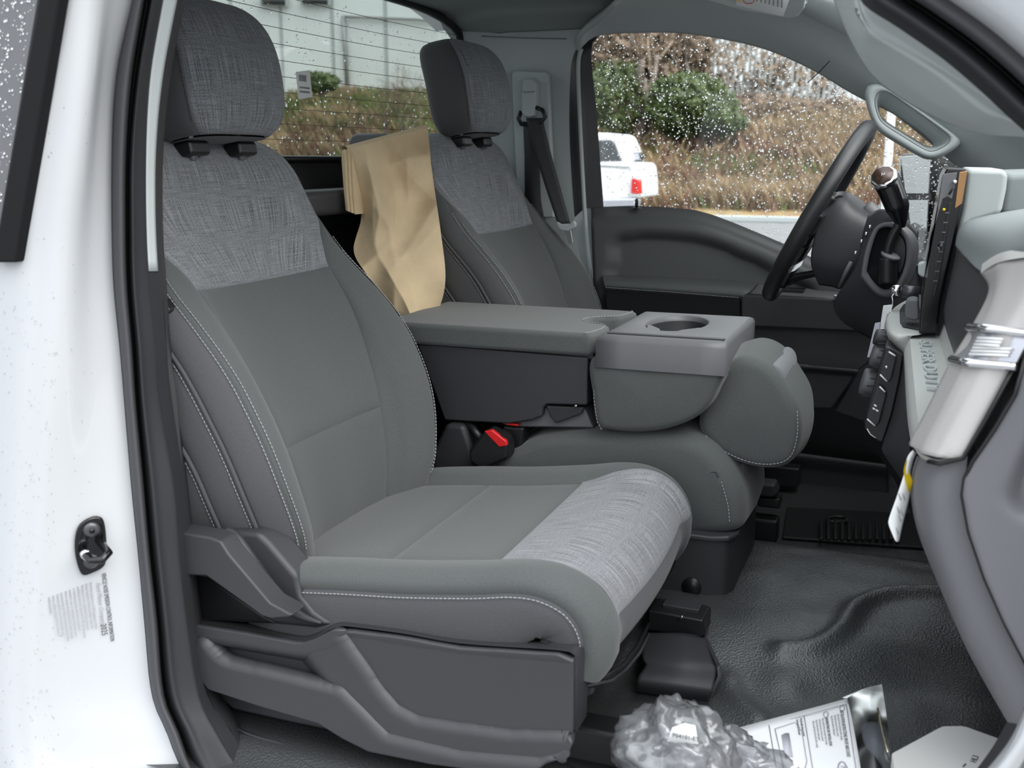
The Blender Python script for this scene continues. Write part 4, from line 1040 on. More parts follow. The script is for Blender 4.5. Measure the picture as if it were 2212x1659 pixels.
tube('guide_loop', [at(x, y, Y=1.588) for x, y in ((1126, 240), (1120, 256), (1126, 268), (1145, 270), (1168, 266), (1178, 252), (1172, 238), (1158, 232))], .0055, 'plastic_black', sb, 10)
surf('webbing', [[at(x, y, Y=Y) for x, y, Y in ((1136, 255, 1.58), (1155, 330, 1.57), (1180, 410, 1.555), (1205, 485, 1.54))], [at(x, y, Y=Y) for x, y, Y in ((1172, 255, 1.588), (1190, 330, 1.58), (1212, 410, 1.565), (1232, 482, 1.55))]], 24, 'belt', sb, mid=4, solid=.0016)
surf('webbing_rear', [[at(x, y, Y=1.602) for x, y in ((1130, 262), (1134, 360), (1136, 480))], [at(x, y, Y=1.604) for x, y in ((1160, 264), (1165, 360), (1170, 480))]], 10, 'belt', sb, mid=2, solid=.0016)
pprism('latch_body', [(1202, 478), (1212, 484), (1230, 484), (1238, 476), (1244, 484), (1242, 492), (1226, 500), (1212, 498), (1203, 490)], 1.538, .012, 'trim_grey', sb, .003)
pprism('latch_tongue', [(1219, 498), (1233, 497), (1238, 525), (1229, 526)], 1.541, .003, 'chrome', sb, .001)

# ------------------------------------------------------------------ sun visor
sv = empty('sun_visor', at(1640, 20, Z=1.99), 'grey folded-down sun visor corner with warning label at the top edge', 'sun visor')
prism('board', [at(x, y, Z=z) for x, y, z in ((1440, -60, 1.985), (1700, -70, 1.985), (1742, -10, 1.98), (1738, 20, 1.978), (1725, 36, 1.975), (1705, 40, 1.975), (1600, 22, 1.977), (1480, -12, 1.98))], (0, 0, .014), 'trim_grey', sv, .005)
lab = [at(x, y, Z=1.9735) for x, y in ((1590, -20), (1712, -20), (1692, 36), (1590, 11))]
prism('warning_label', lab, (0, 0, .002), 'white', sv, 0, 1)
prism('warning_stripe', [at(x, y, Z=1.973) for x, y in ((1590, -20), (1604, -20), (1602, 6), (1590, 3))], (0, 0, .0015), 'yellow', sv, 0, 1)
for k in range(7):
    x = 1636+9*k; tube('print_line', [at(x, -18, Z=1.973), at(x-1, 2+2.4*k, Z=1.973)], .0012, 'ink_light', sv, 4)
tube('warning_emblem', [at(1617+12*math.cos(a), 3+5*math.sin(a), Z=1.973) for a in [2*math.pi*k/16 for k in range(16)]], .0007, 'red', sv, 4, closed=True)

# ------------------------------------------------------------------ far grab handle
gh = empty('grab_handle', at(1950, 260, Y=1.52), 'grey grab handle on the far front pillar above the steering wheel', 'grab handle')
def hl(pix, Y): return [at(x, y, Y=Y) for x, y in pix]
n_ = 56
def loop(pix): return lin(crs(pix+[pix[0]], 160), n_+1)[:-1]
HO = loop([(1868, 205), (1873, 187), (1893, 181), (1912, 188), (1960, 218), (2020, 260), (2068, 296), (2074, 310), (2058, 325), (2030, 340), (2006, 345), (1985, 338), (1940, 312), (1900, 286), (1884, 262), (1873, 232)])
HI = loop([(1894, 216), (1900, 203), (1912, 200), (1930, 207), (1965, 232), (2010, 264), (2046, 292), (2046, 306), (2030, 318), (2010, 324), (1992, 316), (1955, 293), (1920, 271), (1904, 258), (1897, 240), (1894, 228)])
HH = loop([(1899, 232), (1903, 228), (1912, 233), (1930, 244), (1965, 267), (1996, 289), (2014, 309), (2014, 316), (2008, 319), (2000, 316), (1985, 306), (1955, 288), (1925, 269), (1910, 258), (1903, 250), (1900, 242)])
mid_ = [((a[0]*.5+b[0]*.5), (a[1]*.5+b[1]*.5)) for a, b in zip(HO, HI)]
grid('handle_body', [hl(HO, 1.60), hl(HO, 1.53), hl([(a[0]*.8+b[0]*.2, a[1]*.8+b[1]*.2) for a, b in zip(HO, HI)], 1.512), hl(mid_, 1.508), hl([(a[0]*.15+b[0]*.85, a[1]*.15+b[1]*.85) for a, b in zip(HO, HI)], 1.512), hl(HI, 1.520), hl([(a[0]*.5+b[0]*.5, a[1]*.5+b[1]*.5) for a, b in zip(HI, HH)], 1.555), hl(HH, 1.585)], 'trim_grey', gh, closed_u=True)
tube('cover_seam', hl([(a[0]*.15+b[0]*.85, a[1]*.15+b[1]*.85) for a, b in zip(HO, HI)], 1.5115), .0008, 'plastic_mid', gh, 4, closed=True)

# ------------------------------------------------------------------ steering wheel and column
sw = empty('steering_wheel', at(1780, 520, Y=1.33), 'black leather steering wheel seen edge-on by the far window', 'steering wheel')
ct_ = at(1768, 460, Y=1.32); up = V((.455, 0, .89)).normalized(); nn = V((-.89, 0, .455)).normalized(); lat = V((0, 1, 0))
tube('rim', [ct_+up*(.192*math.cos(a))+lat*(.192*math.sin(a)) for a in [2*math.pi*k/64 for k in range(64)]], .0165, 'leather', sw, 14, closed=True)
def wbox(name, o, s, mat, bev): 
    R = Matrix((up, lat, nn)).transposed(); return rbox(name, ct_+up*o[0]+lat*o[1]+nn*o[2], s, mat, sw, bev, 3, R)
wbox('airbag_cover', (-.01, 0, -.010), (.12, .15, .022), 'plastic_black', .010)
for s in (-1, 1): wbox('spoke', (-.01, s*.125, -.012), (.05, .10, .018), 'plastic_black', .008)
wbox('lower_spoke', (-.11, 0, -.012), (.12, .06, .018), 'plastic_black', .008)
prism('spoke_accent', [at(x, y, Y=1.22) for x, y in ((1699, 592), (1708, 578), (1728, 566), (1738, 560), (1732, 574), (1716, 586))], (0, .01, 0), 'chrome', sw, .001)
tube('lower_spoke_trim', [at(x, y, Y=Y) for x, y, Y in ((1700, 612, 1.30), (1722, 598, 1.29), (1760, 590, 1.28), (1800, 588, 1.28))], .008, 'plastic_black', sw, 8)
sc = empty('steering_column', at(1850, 600, Y=1.3), 'dark steering column shroud in front of the wheel', 'steering column')
surf('shroud', [[at(x, y, Y=1.36) for x, y in ((1774, 452), (1812, 420), (1850, 432), (1888, 470))], [at(x, y, Y=1.27) for x, y in ((1770, 462), (1815, 430), (1845, 450), (1884, 476))], [at(x, y, Y=1.235) for x, y in ((1766, 482), (1810, 470), (1845, 485), (1878, 498))],
                [at(x, y, Y=1.235) for x, y in ((1752, 560), (1800, 570), (1830, 575), (1852, 568))], [at(x, y, Y=1.26) for x, y in ((1770, 612), (1800, 616), (1815, 620), (1836, 606))]], 24, 'plastic', sc, mid=5, solid=.006, soff=-1)
pprism('shroud_slot', [(1788, 436), (1812, 421), (1822, 422), (1796, 440)], 1.262, .03, 'plastic_black', sc, .002)
lathe('stalk_knob', [(.012, 0), (.017, .004), (.017, .035), (.013, .040)], at(1868, 446, Y=1.30), (.72, .1, -.62), 'plastic_mid', sc, 20)
tube('wiper_stalk', [at(1885, 475, Y=1.30), at(1872, 452, Y=1.30)], .006, 'plastic_mid', sc, 10)

# ------------------------------------------------------------------ column shifter
gs = empty('gear_lever', at(1920, 600, Y=1.13), 'black column gear lever with chrome-ringed brown button', 'gear lever')
LV = [at(x, y, Y=1.12) for x, y in ((1918, 612), (1918, 560), (1918, 540), (1928, 510), (1940, 488), (1946, 468))]
tube('stem', lin(crs(LV, 40), 30), [.017 if k < 12 else .0085 for k in range(30)], 'plastic_black', gs, 14)
KN = [at(x, y, Y=1.12) for x, y in ((1947, 492), (1944, 470), (1936, 440), (1922, 405), (1913, 386))]
tube('knob', lin(crs(KN, 40), 24), [.007+.0128*min(1, (k/9))+.005*(k/23) for k in range(24)], 'black_gloss', gs, 18)
ka = (KN[-1]-KN[-2]).normalized(); ax_ = (ka*.55+V((0, -.84, .15))).normalized()
kc = KN[-1]+ka*.002+V((-.001, -.012, .0))
lathe('chrome_ring', [(.0235, -.006), (.0245, 0), (.0245, .005), (.0215, .008)], kc, ax_, 'chrome', gs, 10)
lathe('button_face', [(.0195, .008), (.0195, .0095)], kc, ax_, 'brown_face', gs, 10)
text('button_letter', 'M', .010, kc+ax_*.0098-V((.0035, 0, .0035)), V((1, 0, 0)), V((0, 0, 1)), 'icon', gs, .0002, 1)
lathe('collar', [(.0165, 0), (.0185, .003), (.0185, .005), (.015, .007)], at(1922, 556, Y=1.12), (.3, -.2, .9), 'plastic_mid', gs, 20)

# ------------------------------------------------------------------ dashboard
db = empty('dashboard', (.25, .88, 1.05), 'grey dashboard with pale trim shelf and metallic end piece', 'dashboard')
def zl(pix, z): return [at(x, y, Z=z) for x, y in pix]
def yl(pix): return [at(x, y, Y=Y) for x, y, Y in pix]
# driver side: bezel around the gear lever, lower column panel
def ringplate(name, outer, inner, Y, depth, mat, mat2, parent):
    n = 48; O_ = lin(crs(outer+[outer[0]], 120), n+1)[:-1]; I_ = lin(crs(inner+[inner[0]], 120), n+1)[:-1]
    A = [at(x, y, Y=Y) for x, y in O_]; B = [at(x, y, Y=Y) for x, y in I_]
    c = sum(B, V())/n; B2 = [c+(b-c)*.9+V((0, depth, 0)) for b in B]; A2 = [a+V((.01, depth*.6, 0)) for a in A]
    m_ = [a.lerp(b, .45)+V((0, -.006, 0)) for a, b in zip(A, B)]
    o = grid(name, [A2, A, m_, B], mat, parent, closed_u=True)
    grid(name.replace('bezel', 'well'), [B, B2, [c+(b-c)*.05+V((0, depth, 0)) for b in B]], mat2, o, closed_u=True)
    return o
ringplate('lever_bezel', [(1857, 600), (1866, 545), (1884, 500), (1904, 482), (1930, 482), (1958, 500), (1972, 528), (1968, 572), (1955, 606), (1934, 634), (1910, 644), (1886, 632)],
          [(1872, 585), (1880, 545), (1894, 503), (1908, 491), (1932, 494), (1955, 518), (1957, 560), (1944, 600), (1922, 624), (1902, 622), (1884, 605)], 1.132, .010, 'plastic_mid', 'plastic_black', db)
surf('driver_panel', [yl([(1884, 470, 1.2), (1910, 458, 1.18), (1948, 470, 1.16), (1985, 500, 1.15)]), yl([(1868, 520, 1.17), (1900, 500, 1.16), (1950, 505, 1.15), (1980, 560, 1.15)]), yl([(1850, 580, 1.17), (1880, 600, 1.16), (1940, 620, 1.155), (1985, 640, 1.15)]), yl([(1806, 650, 1.20), (1850, 670, 1.19), (1900, 690, 1.18), (1985, 700, 1.16)]), yl([(1830, 690, 1.24), (1880, 720, 1.22), (1920, 740, 1.2), (1985, 740, 1.18)])], 30, 'plastic', db, mid=4, solid=.01, soff=-1)
for k, (x, y) in enumerate(((1879, 490), (1871, 505), (1861, 521), (1848, 546))):
    rbox('chrome_accent', at(x, y, Y=1.155), (.005, .005, .007), 'chrome', db, .002)
tube('trim_bead', yl([(1838, 566, 1.165), (1826, 590, 1.17), (1813, 620, 1.18)]), .004, 'plastic_mid', db, 8)
# centre display
dp = prism('display_body', yl([(2046, 362, .72), (2092, 365, .72), (2083, 425, .72), (2064, 515, .72), (2045, 595, .72), (2031, 660, .72), (2024, 720, .72), (1984, 722, .72), (1990, 645, .72), (2002, 560, .72), (2022, 460, .72), (2034, 385, .72)]), (0, .36, 0), 'black_gloss', db, .004)
pprism('display_reflection', [(2072, 372), (2090, 369), (2078, 440), (2062, 452), (2066, 420)], .7185, .003, 'bronze_reflection', dp, .001)  # painted strip standing for a reflection in the screen glass
pprism('display_face', [(2036, 376), (2068, 372), (2056, 430), (2046, 425), (2036, 430), (2010, 520), (2004, 600), (1998, 600), (2012, 520), (2030, 420)], .7185, .003, 'plastic_mid', dp, .001)
pprism('hood', [(2088, 364), (2165, 366), (2178, 374), (2174, 410), (2163, 462), (2100, 480), (2060, 530), (2078, 450)], .735, .33, 'hood_grey', db, .008)
pprism('rear_hood', [(2174, 376), (2330, 372), (2330, 470), (2160, 466)], .78, .6, 'dash_top', db, .010)
tube('stylus_slot', yl([(2062, 402, .716), (2050, 420, .716)]), .0016, 'plastic_black', dp, 6)
lathe('chrome_pin', [(.003, 0), (.003, .004)], at(2062, 393, Y=.717), (0, -1, 0), 'chrome', dp, 12)
pprism('vent_slot', [(2048, 438), (2058, 438), (2044, 520), (2030, 600), (2020, 640), (2014, 640), (2024, 590), (2036, 520)], .7175, .004, 'plastic_black', dp, .001)
for k in range(8): rbox('vent_fin', at(2046-3.6*k, 460+21*k, Y=.7165), (.006, .003, .0015), 'plastic_mid', dp, .0004, 1)
pprism('vent_tab', [(2024, 534), (2037, 522), (2036, 533), (2028, 532), (2032, 548)], .714, .004, 'plastic_mid', dp, .001)
pprism('hazard_button', [(1983, 570), (1996, 566), (2006, 576), (2002, 600), (1990, 598), (1983, 592)], .80, .03, 'trim_grey', db, .003)
tube('pointer_mark', yl([(2038, 455, .7165), (2040, 450, .7165)]), .002, 'yellow', dp, 6)
pprism('gap_plate', [(2035, 480), (2110, 470), (2130, 620), (2060, 760), (2015, 740)], .75, .02, 'plastic_dark', db, .003)  # added plate, closes the gap where the bright outside showed through
# pale shelf along the passenger side with the raised word
def zz(pix): return [at(x, y, Z=z) for x, y, z in pix]
SL = [(1966, 728, 1.431), (1970, 780, 1.422), (1977, 850, 1.410), (1982, 900, 1.399), (1987, 942, 1.388)]
SR = [(2024, 708, 1.434), (2034, 750, 1.428), (2048, 800, 1.420), (2056, 850, 1.408), (2062, 895, 1.396)]
surf('trim_shelf', [zz(SL), zz([((a[0]+b[0])/2, (a[1]+b[1])/2, (a[2]+b[2])/2) for a, b in zip(SL, SR)]), zz(SR)], 30, 'dash_grey', db, mid=4)
surf('shelf_edge', [zz(SL), zz([(1951, 735, 1.416), (1956, 790, 1.408), (1962, 855, 1.398), (1967, 905, 1.388), (1974, 948, 1.378)]), zz([(1953, 768, 1.398), (1954, 800, 1.392), (1957, 860, 1.382), (1961, 910, 1.372), (1967, 955, 1.362)])], 30, 'dash_grey', db, mid=4)
a0, a1 = at(1992, 738, Z=1.4305), at(2010, 845, Z=1.4135)
wd = a1-a0
text('raised_word', 'SUPER DUTY', .024, a0+V((-.004, 0, .0012)), wd, V((1, 0, 0)), 'trim_grey', db, .0012, fit=wd.length)['kind'] = 'stuff'
surf('shelf_wall', [zz(SR), [p+V((.006, 0, .022)) for p in zz(SR)]], 20, 'dash_grey', db, mid=2)
surf('upper_glovebox', [[p+V((.006, 0, .020)) for p in zz(SR)], yl([(2040, 660, .70), (2052, 700, .55), (2075, 740, .42), (2120, 780, .30), (2160, 850, .22)]), yl([(2060, 570, .70), (2085, 590, .52), (2120, 612, .38), (2160, 640, .28), (2200, 680, .20)]), yl([(2066, 535, .70), (2085, 555, .55), (2110, 580, .42), (2150, 600, .30), (2200, 610, .22)])], 24, 'plastic', db, mid=4)
# bracket under the display
surf('display_shelf', [zl([(1975, 640), (1985, 660), (1990, 690), (2022, 708)], 1.438), zl([(1935, 662), (1942, 690), (1955, 712), (1990, 722)], 1.437), zl([(1914, 690), (1918, 715), (1935, 730), (1966, 730)], 1.431), zl([(1910, 712), (1913, 735), (1930, 752), (1954, 772)], 1.400)], 24, 'dash_grey', db, mid=4)
prism('knob_well', [at(x, y, Z=1.4385) for x, y in ((1943, 672), (1950, 660), (1975, 648), (1986, 660), (1986, 714), (1950, 706), (1944, 696))], (0, 0, .002), 'plastic_dark', db, .001, 1)
pprism('volume_knob', [(1957, 652), (1966, 646), (1984, 648), (1986, 690), (1976, 694), (1955, 688), (1954, 668)], .78, .045, 'plastic_mid', db, .005, 3)
# climate knobs seen in profile
for k, (x, y, r) in enumerate(((1903, 728, .013), (1898, 764, .021), (1876, 824, .023))):
    kk = lathe('climate_knob', [(r*.6, -.03), (r, -.022), (r, .0), (r*.94, .004), (r*.5, .005)], at(x-8, y, Y=.80+.01*k), (-.97, -.12, .22), 'plastic_mid' if k else 'plastic', db, 26)
    for j in range(12):
        a = 2*math.pi*j/12; xx, yy = frame(V((-.97, -.12, .22)).normalized()); q = at(x-8, y, Y=.80+.01*k)+(xx*math.cos(a)+yy*math.sin(a))*r*1.01
        rbox('grip_rib', q-V((-.97, -.12, .22))*.010, (.016, .0022, .0028), 'plastic_dark', kk, .0004, 1)
sp_ = pprism('switch_panel', [(1912, 748), (1925, 750), (1953, 766), (1946, 815), (1928, 895), (1908, 956), (1898, 956), (1868, 930), (1866, 912), (1884, 845)], .705, .08, 'plastic_black', db, .004)
for k, ps in enumerate(([(1914, 762), (1918, 757), (1936, 768), (1935, 780), (1925, 822), (1918, 826), (1900, 812), (1902, 798)], [(1894, 838), (1898, 832), (1914, 846), (1915, 856), (1900, 914), (1892, 922), (1872, 908), (1873, 896)])):
    sw_ = pprism('rocker_switch', ps, .695, .02, 'plastic_dark', sp_, .003)
    (ax0, ay0), (ax1, ay1) = ps[1], ps[2]
    tube('switch_mark', yl([(ax0+2, ay0+3, .6935), (ax1-2, ay1+1, .6935)]), .0013, 'icon', sw_, 6)
    (bx0, by0), (bx1, by1) = ps[6], ps[5]
    tube('switch_mark', yl([(bx0+1, by0-3, .6935), (bx1-2, by1-2, .6935)]), .0012, 'icon', sw_, 6)
pprism('switch_icon', [(1912, 791), (1916, 790), (1917, 795), (1913, 796)], .694, .002, 'icon', sp_, 0, 1)
for (x, y) in ((1888, 873), (1885, 880), (1892, 884)): pprism('switch_icon', [(x, y), (x+6, y+3), (x+6, y+7), (x, y+4)], .694, .002, 'icon', sp_, 0, 1)
tube('switch_mark', yl([(1873, 926, .7035), (1880, 938, .7035), (1892, 946, .7035)]), .001, 'icon', sp_, 6)
surf('stack_side', [yl([(1953, 768, .70), (1946, 815, .70), (1930, 890, .70), (1908, 955, .70), (1904, 970, .71)]), yl([(1956, 800, .62), (1955, 850, .60), (1948, 910, .60), (1930, 965, .62), (1912, 985, .66)]), yl([(1960, 870, .50), (1962, 920, .45), (1964, 960, .45), (1966, 990, .45), (1950, 1040, .60)])], 24, 'plastic', db, mid=4)
surf('stack_lower', [yl([(1866, 930, .72), (1904, 968, .72), (1950, 1030, .62), (1975, 1060, .5)]), yl([(1875, 960, .85), (1910, 1000, .85), (1960, 1090, .75), (1990, 1160, .6)])], 16, 'plastic_black', db, mid=3)
# near end: pale metallic upright with chrome-ribbed badge
ML = [(2118, 590, .30), (2135, 628, .28), (2100, 702, .26), (2054, 778, .25), (1993, 900, .25), (1964, 955, .25), (1972, 966, .23)]
MC = [(2160, 566, .22), (2150, 640, .20), (2118, 720, .19), (2080, 800, .185), (2030, 900, .185), (1996, 965, .185), (1990, 980, .185)]
MR = [(2330, 540, .16), (2290, 640, .16), (2212, 745, .16), (2165, 832, .16), (2115, 922, .16), (2078, 985, .16), (2060, 994, .165)]
mc2 = [(a[0]*.5+b[0]*.5, a[1]*.5+b[1]*.5, .165) for a, b in zip(MC, MR)]
et = surf('end_trim', [yl(ML), yl(MC), yl(mc2), yl(MR)], 40, 'metallic_trim', db, mid=4, smooth_cross=False, solid=.004, soff=-1)
surf('end_trim_foot', [yl([(1964, 955, .25), (1990, 980, .186), (2029, 992, .166), (2078, 985, .161)]), yl([(1975, 968, .26), (1992, 990, .20), (2029, 1000, .18), (2074, 990, .18)])], 16, 'metallic_trim', et, mid=3)
surf('end_trim_top', [yl([(2118, 590, .30), (2160, 566, .22), (2245, 552, .163), (2330, 540, .16)]), yl([(2122, 570, .34), (2165, 545, .28), (2240, 535, .24), (2330, 525, .24)])], 16, 'metallic_trim', et, mid=3)
cb = surf('chrome_badge', [yl([(2100, 704, .253), (2080, 742, .248), (2056, 776, .246)]), yl([(2124, 708, .184), (2106, 746, .181), (2086, 782, .179)]), yl([(2238, 716, .154), (2212, 752, .154), (2192, 790, .154)])], 20, 'chrome_soft', et, mid=3, smooth_cross=False)
for pts in ([(2092, 706, .250), (2124, 709, .180), (2235, 722, .150)], [(2056, 776, .243), (2084, 783, .175), (2195, 792, .150)]):
    tube('chrome_bar', lin(yl(pts), 20), .0045, 'chrome', cb, 10)
for k in range(6):
    x0, y0 = 2112-3.6*k, 730+7.0*k; x1 = (2166 if k < 3 else 2196)-3.6*k
    tube('badge_rib', yl([(x0, y0, .1775), ((x0+x1)/2, y0+1, .165), (x1, y0+3, .1575)]), .0013, 'white', cb, 8)
# dash pad on top
surf('dash_pad', [yl([(2066, 535, .70), (2085, 556, .55), (2112, 582, .42), (2150, 600, .30), (2230, 612, .20)]), yl([(2064, 524, .70), (2088, 545, .54), (2125, 565, .40), (2170, 552, .28), (2240, 540, .20)]), yl([(2078, 486, .72), (2105, 495, .54), (2150, 505, .40), (2200, 515, .29), (2260, 520, .20)]), yl([(2120, 466, .80), (2170, 462, .6), (2220, 462, .45), (2280, 470, .3), (2330, 480, .22)]), yl([(2260, 440, 1.0), (2300, 440, .7), (2340, 445, .5), (2380, 450, .35), (2420, 455, .25)])], 30, 'dash_top', db, mid=4)
# lower glovebox and end cap
GLf = [(1982, 985), (1970, 1025), (1970, 1090), (1986, 1160), (2022, 1250), (2060, 1340), (2088, 1402), (2130, 1480), (2185, 1575)]
GC = [(2020, 996), (2000, 1060), (2005, 1130), (2020, 1190), (2050, 1270), (2086, 1360), (2112, 1410), (2155, 1490), (2212, 1590)]
GR = [(2090, 985), (2086, 1025), (2080, 1070), (2094, 1150), (2128, 1250), (2170, 1345), (2195, 1395), (2240, 1490), (2300, 1600)]
def yy_(pix, Y): return [at(x, y, Y=Y) for x, y in pix]
G0 = [(x+6, y+3) for x, y in GLf]
surf('lower_glovebox', [yy_(G0, .55), yy_(GLf, .27), yy_(GC, .185), yy_(GR, .170)], 50, 'dash_lower', db, mid=4)
ec = relief('end_cap', [(2300, 640), (2215, 760), (2196, 850), (2150, 925), (2100, 1000), (2084, 1035), (2080, 1070), (2094, 1150), (2128, 1250), (2170, 1345), (2230, 1460), (2310, 1600)],
            [(2480, 640), (2480, 760), (2480, 850), (2480, 925), (2480, 1000), (2480, 1035), (2480, 1070), (2480, 1150), (2480, 1250), (2480, 1345), (2480, 1460), (2480, 1600)], .155, [([(2205, 1030), (2186, 1068), (2184, 1080), (2194, 1090), (2212, 1096), (2400, 1100), (2400, 900), (2260, 900)], .185)], 60, 30, 2, 'dash_lower', db, solid=.01)
tube('cap_gap', yl([(2215, 770, .153), (2193, 852, .153), (2150, 925, .153), (2100, 998, .155), (2083, 1034, .157), (2078, 1070, .158), (2093, 1150, .158), (2127, 1250, .158), (2170, 1347, .158), (2230, 1462, .158)]), .0022, 'plastic_black', ec, 6)
tube('trim_gap', yl([(2215, 748, .158), (2130, 905, .158), (2080, 990, .160), (2029, 1002, .164), (2005, 997, .175)]), .0025, 'plastic_black', ec, 6)
prism('core', [(x, .175, z) for x, z in ((.115, 1.60), (.30, 1.625), (.53, 1.60), (.53, .98), (.24, 1.02), (.15, 1.12), (.10, 1.26), (.105, 1.40), (.12, 1.50))], (0, 1.42, 0), 'dash_lower', db, .015)

# key and tags
ky_ = empty('ignition_key', at(1940, 630, Y=1.0), 'key in the ignition with a small ring', 'key')
tube('ignition_barrel', yl([(1985, 633, .98), (1950, 628, .98)]), .011, 'dark_steel', ky_, 14)
lathe('key_head', [(.004, 0), (.010, .004), (.010, .012), (.006, .018)], at(1948, 628, Y=.98), (-1, -.2, .1), 'chrome', ky_, 14)
tube('key_ring', yl([(1933, 632, .975), (1927, 640, .97), (1929, 652, .97), (1926, 664, .97)]), .0016, 'chrome', ky_, 8)
kt = empty('key_tag', at(1910, 720, Y=.97), 'pair of white plastic key tags hanging below the ignition', 'tag')
pprism('card', [(1908, 660), (1928, 658), (1920, 710), (1900, 712)], .965, .002, 'white', kt, .0006, 1)
pprism('card', [(1890, 698), (1902, 696), (1900, 712), (1878, 772), (1873, 772)], .962, .002, 'tag_lilac', kt, .0006, 1)
for k in range(2): tube('print_line', yl([(1922-4*k, 674+4*k, .9635), (1917-4*k, 698, .9635)]), .0012, 'ink_light', kt, 4)
# paper hang tag on the glovebox
ht = empty('hang_tag', at(1970, 980, Y=.26), 'white paper hang tag with yellow corner on the glovebox edge', 'tag')
HTL = [(1972, 972), (1960, 988), (1954, 1020), (1938, 1070), (1922, 1115), (1919, 1130), (1926, 1150), (1934, 1168)]
HTR = [(1980, 978), (1972, 996), (1966, 1025), (1971, 1042), (1963, 1080), (1954, 1115), (1948, 1140), (1942, 1168)]
surf('paper', [yy_(HTL, .235), [a.lerp(b, .5)+V((0, -.004, 0)) for a, b in zip(yy_(HTL, .235), yy_(HTR, .245))], yy_(HTR, .245)], 30, 'white', ht, mid=3, solid=.0006)
surf('yellow_corner', [yy_([(1958, 992), (1952, 1016), (1956, 1040), (1964, 1064)], .2325), yy_([(1962, 1000), (1966, 1026), (1971, 1040), (1966, 1064)], .2385)], 12, 'yellow', ht, mid=2)
for k, (x, y) in enumerate(((1950, 1066), (1941, 1066), (1938, 1095), (1946, 1100), (1941, 1112), (1936, 1140))):
    tube('print_line', yl([(x, y, .230), (x+5, y+14, .2345)]), .0007, 'ink_light', ht, 4)

# ------------------------------------------------------------------ driver's rubber mat
fm = empty('floor_mat', at(1850, 1140, Z=.92), 'black ribbed rubber mat in the driver footwell', 'floor mat')
prism('sheet', [at(x, y, Z=.917) for x, y in ((1700, 1100), (1990, 1115), (2030, 1190), (1690, 1165))], (0, 0, .006), 'mat_rubber', fm, .002)
for k in range(12):
    x = 1770+15*k; prism('rib', [at(x, 1128+.4*k, Z=.932), at(x+8, 1128+.4*k, Z=.932), at(x+9, 1168, Z=.932), at(x, 1168, Z=.932)], (0, 0, .006), 'mat_rubber', fm, .002, 1)
tube('oval_emblem', [at(1808+22*math.cos(a), 1122+6*math.sin(a), Z=.934) for a in [2*math.pi*k/24 for k in range(24)]], .004, 'mat_rubber', fm, 6, closed=True)
pd = empty('pedal_bracket', at(1660, 1070, Z=.95), 'dark seat rail foot beyond the console base', 'bracket')
pprism('foot', [(1640, 1045), (1672, 1048), (1680, 1068), (1672, 1076), (1640, 1074)], 1.12, .05, 'plastic_dark', pd, .006)
pprism('foot_base', [(1636, 1074), (1684, 1078), (1684, 1100), (1636, 1095)], 1.13, .05, 'plastic_black', pd, .004)

# ------------------------------------------------------------------ loose things in the near footwell
def film(name, c, r, sc, seed, parent, mat):
    me = bmesh.new(); bmesh.ops.create_icosphere(me, subdivisions=5, radius=1)
    for v in me.verts:
        d = v.co.normalized(); k = 1.0
        for f_, a_ in ((1.4, .22), (2.8, .14), (6.0, .045)):
            k += a_*(1-2*abs(noise.noise(d*f_+V((seed, seed*2, 0)))))-a_*.5
        v.co = V((d.x*r[0]*k, d.y*r[1]*k, max(d.z*r[2]*k, -r[2]*.75)))+V(c)
    m_ = bpy.data.meshes.new(name); me.to_mesh(m_); me.free()
    m_.polygons.foreach_set('use_smooth', [True]*len(m_.polygons)); m_.materials.append(M[mat])
    return put(bpy.data.objects.new(name, m_), parent)
pg = empty('plastic_bag', (-.25, .20, .93), 'crumpled clear plastic bag with small white label on the near floor', 'plastic bag')
b1 = at(1458, 1622, Z=.985); film('film', b1, (.070, .066, .060), 1, 2.3, pg, 'film')
b2 = at(1565, 1650, Z=.965); film('film_tail', b2, (.075, .052, .040), 1, 8.7, pg, 'film')
film('inner_film', b1+V((0, 0, -.006)), (.064, .054, .044), 1, 5.1, pg, 'film')
film('inner_film', b1+V((.01, 0, -.012)), (.045, .038, .03), 1, 1.7, pg, 'film')
film('inner_film', b1+V((-.01, .004, -.002)), (.058, .056, .05), 1, 3.9, pg, 'film')
film('inner_film', b2+V((.0, .0, -.004)), (.06, .04, .03), 1, 6.2, pg, 'film')
cbv = CF
lq = [at(x, y, Y=b1.y-.070) for x, y in ((1452, 1572), (1478, 1563), (1502, 1568), (1508, 1608), (1480, 1604), (1440, 1602))]
prism('label', lq, (0, .001, 0), 'white', pg, 0, 1)
text('label_code', 'P04101-ET', .0075, at(1452, 1592, Y=b1.y-.0712), (at(1492, 1599, Y=b1.y-.07)-at(1452, 1592, Y=b1.y-.07)), V((0, 0, 1)), 'ink', pg, .0001, .95)
# instruction sheet in a clear sleeve
ins_ = empty('instruction_sheet', at(1720, 1600, Z=.955), 'white printed installation leaflet in a clear sleeve on the near floor', 'leaflet')
def zs(x, y):  # the sleeve leans up on the vinyl folds
    return .955+.012*sstep(1540, 1680, y)
A_, B_, C_, D_ = (1560, 1582), (1836, 1508), (1868, 1720), (1600, 1800)
def shp(u, v_):
    x = (A_[0]*(1-u)+B_[0]*u)*(1-v_)+(D_[0]*(1-u)+C_[0]*u)*v_; y = (A_[1]*(1-u)+B_[1]*u)*(1-v_)+(D_[1]*(1-u)+C_[1]*u)*v_
    return x, y
def sheet(u, v_, lift=0):
    x, y = shp(u, v_); return at(x, y, Z=.975+.004*math.sin(u*5)+lift)
grid('page', [[sheet(i/20, j/12) for i in range(21)] for j in range(13)], 'paper', ins_, solid=.0012)
O2 = sheet(.97, .03, .002)
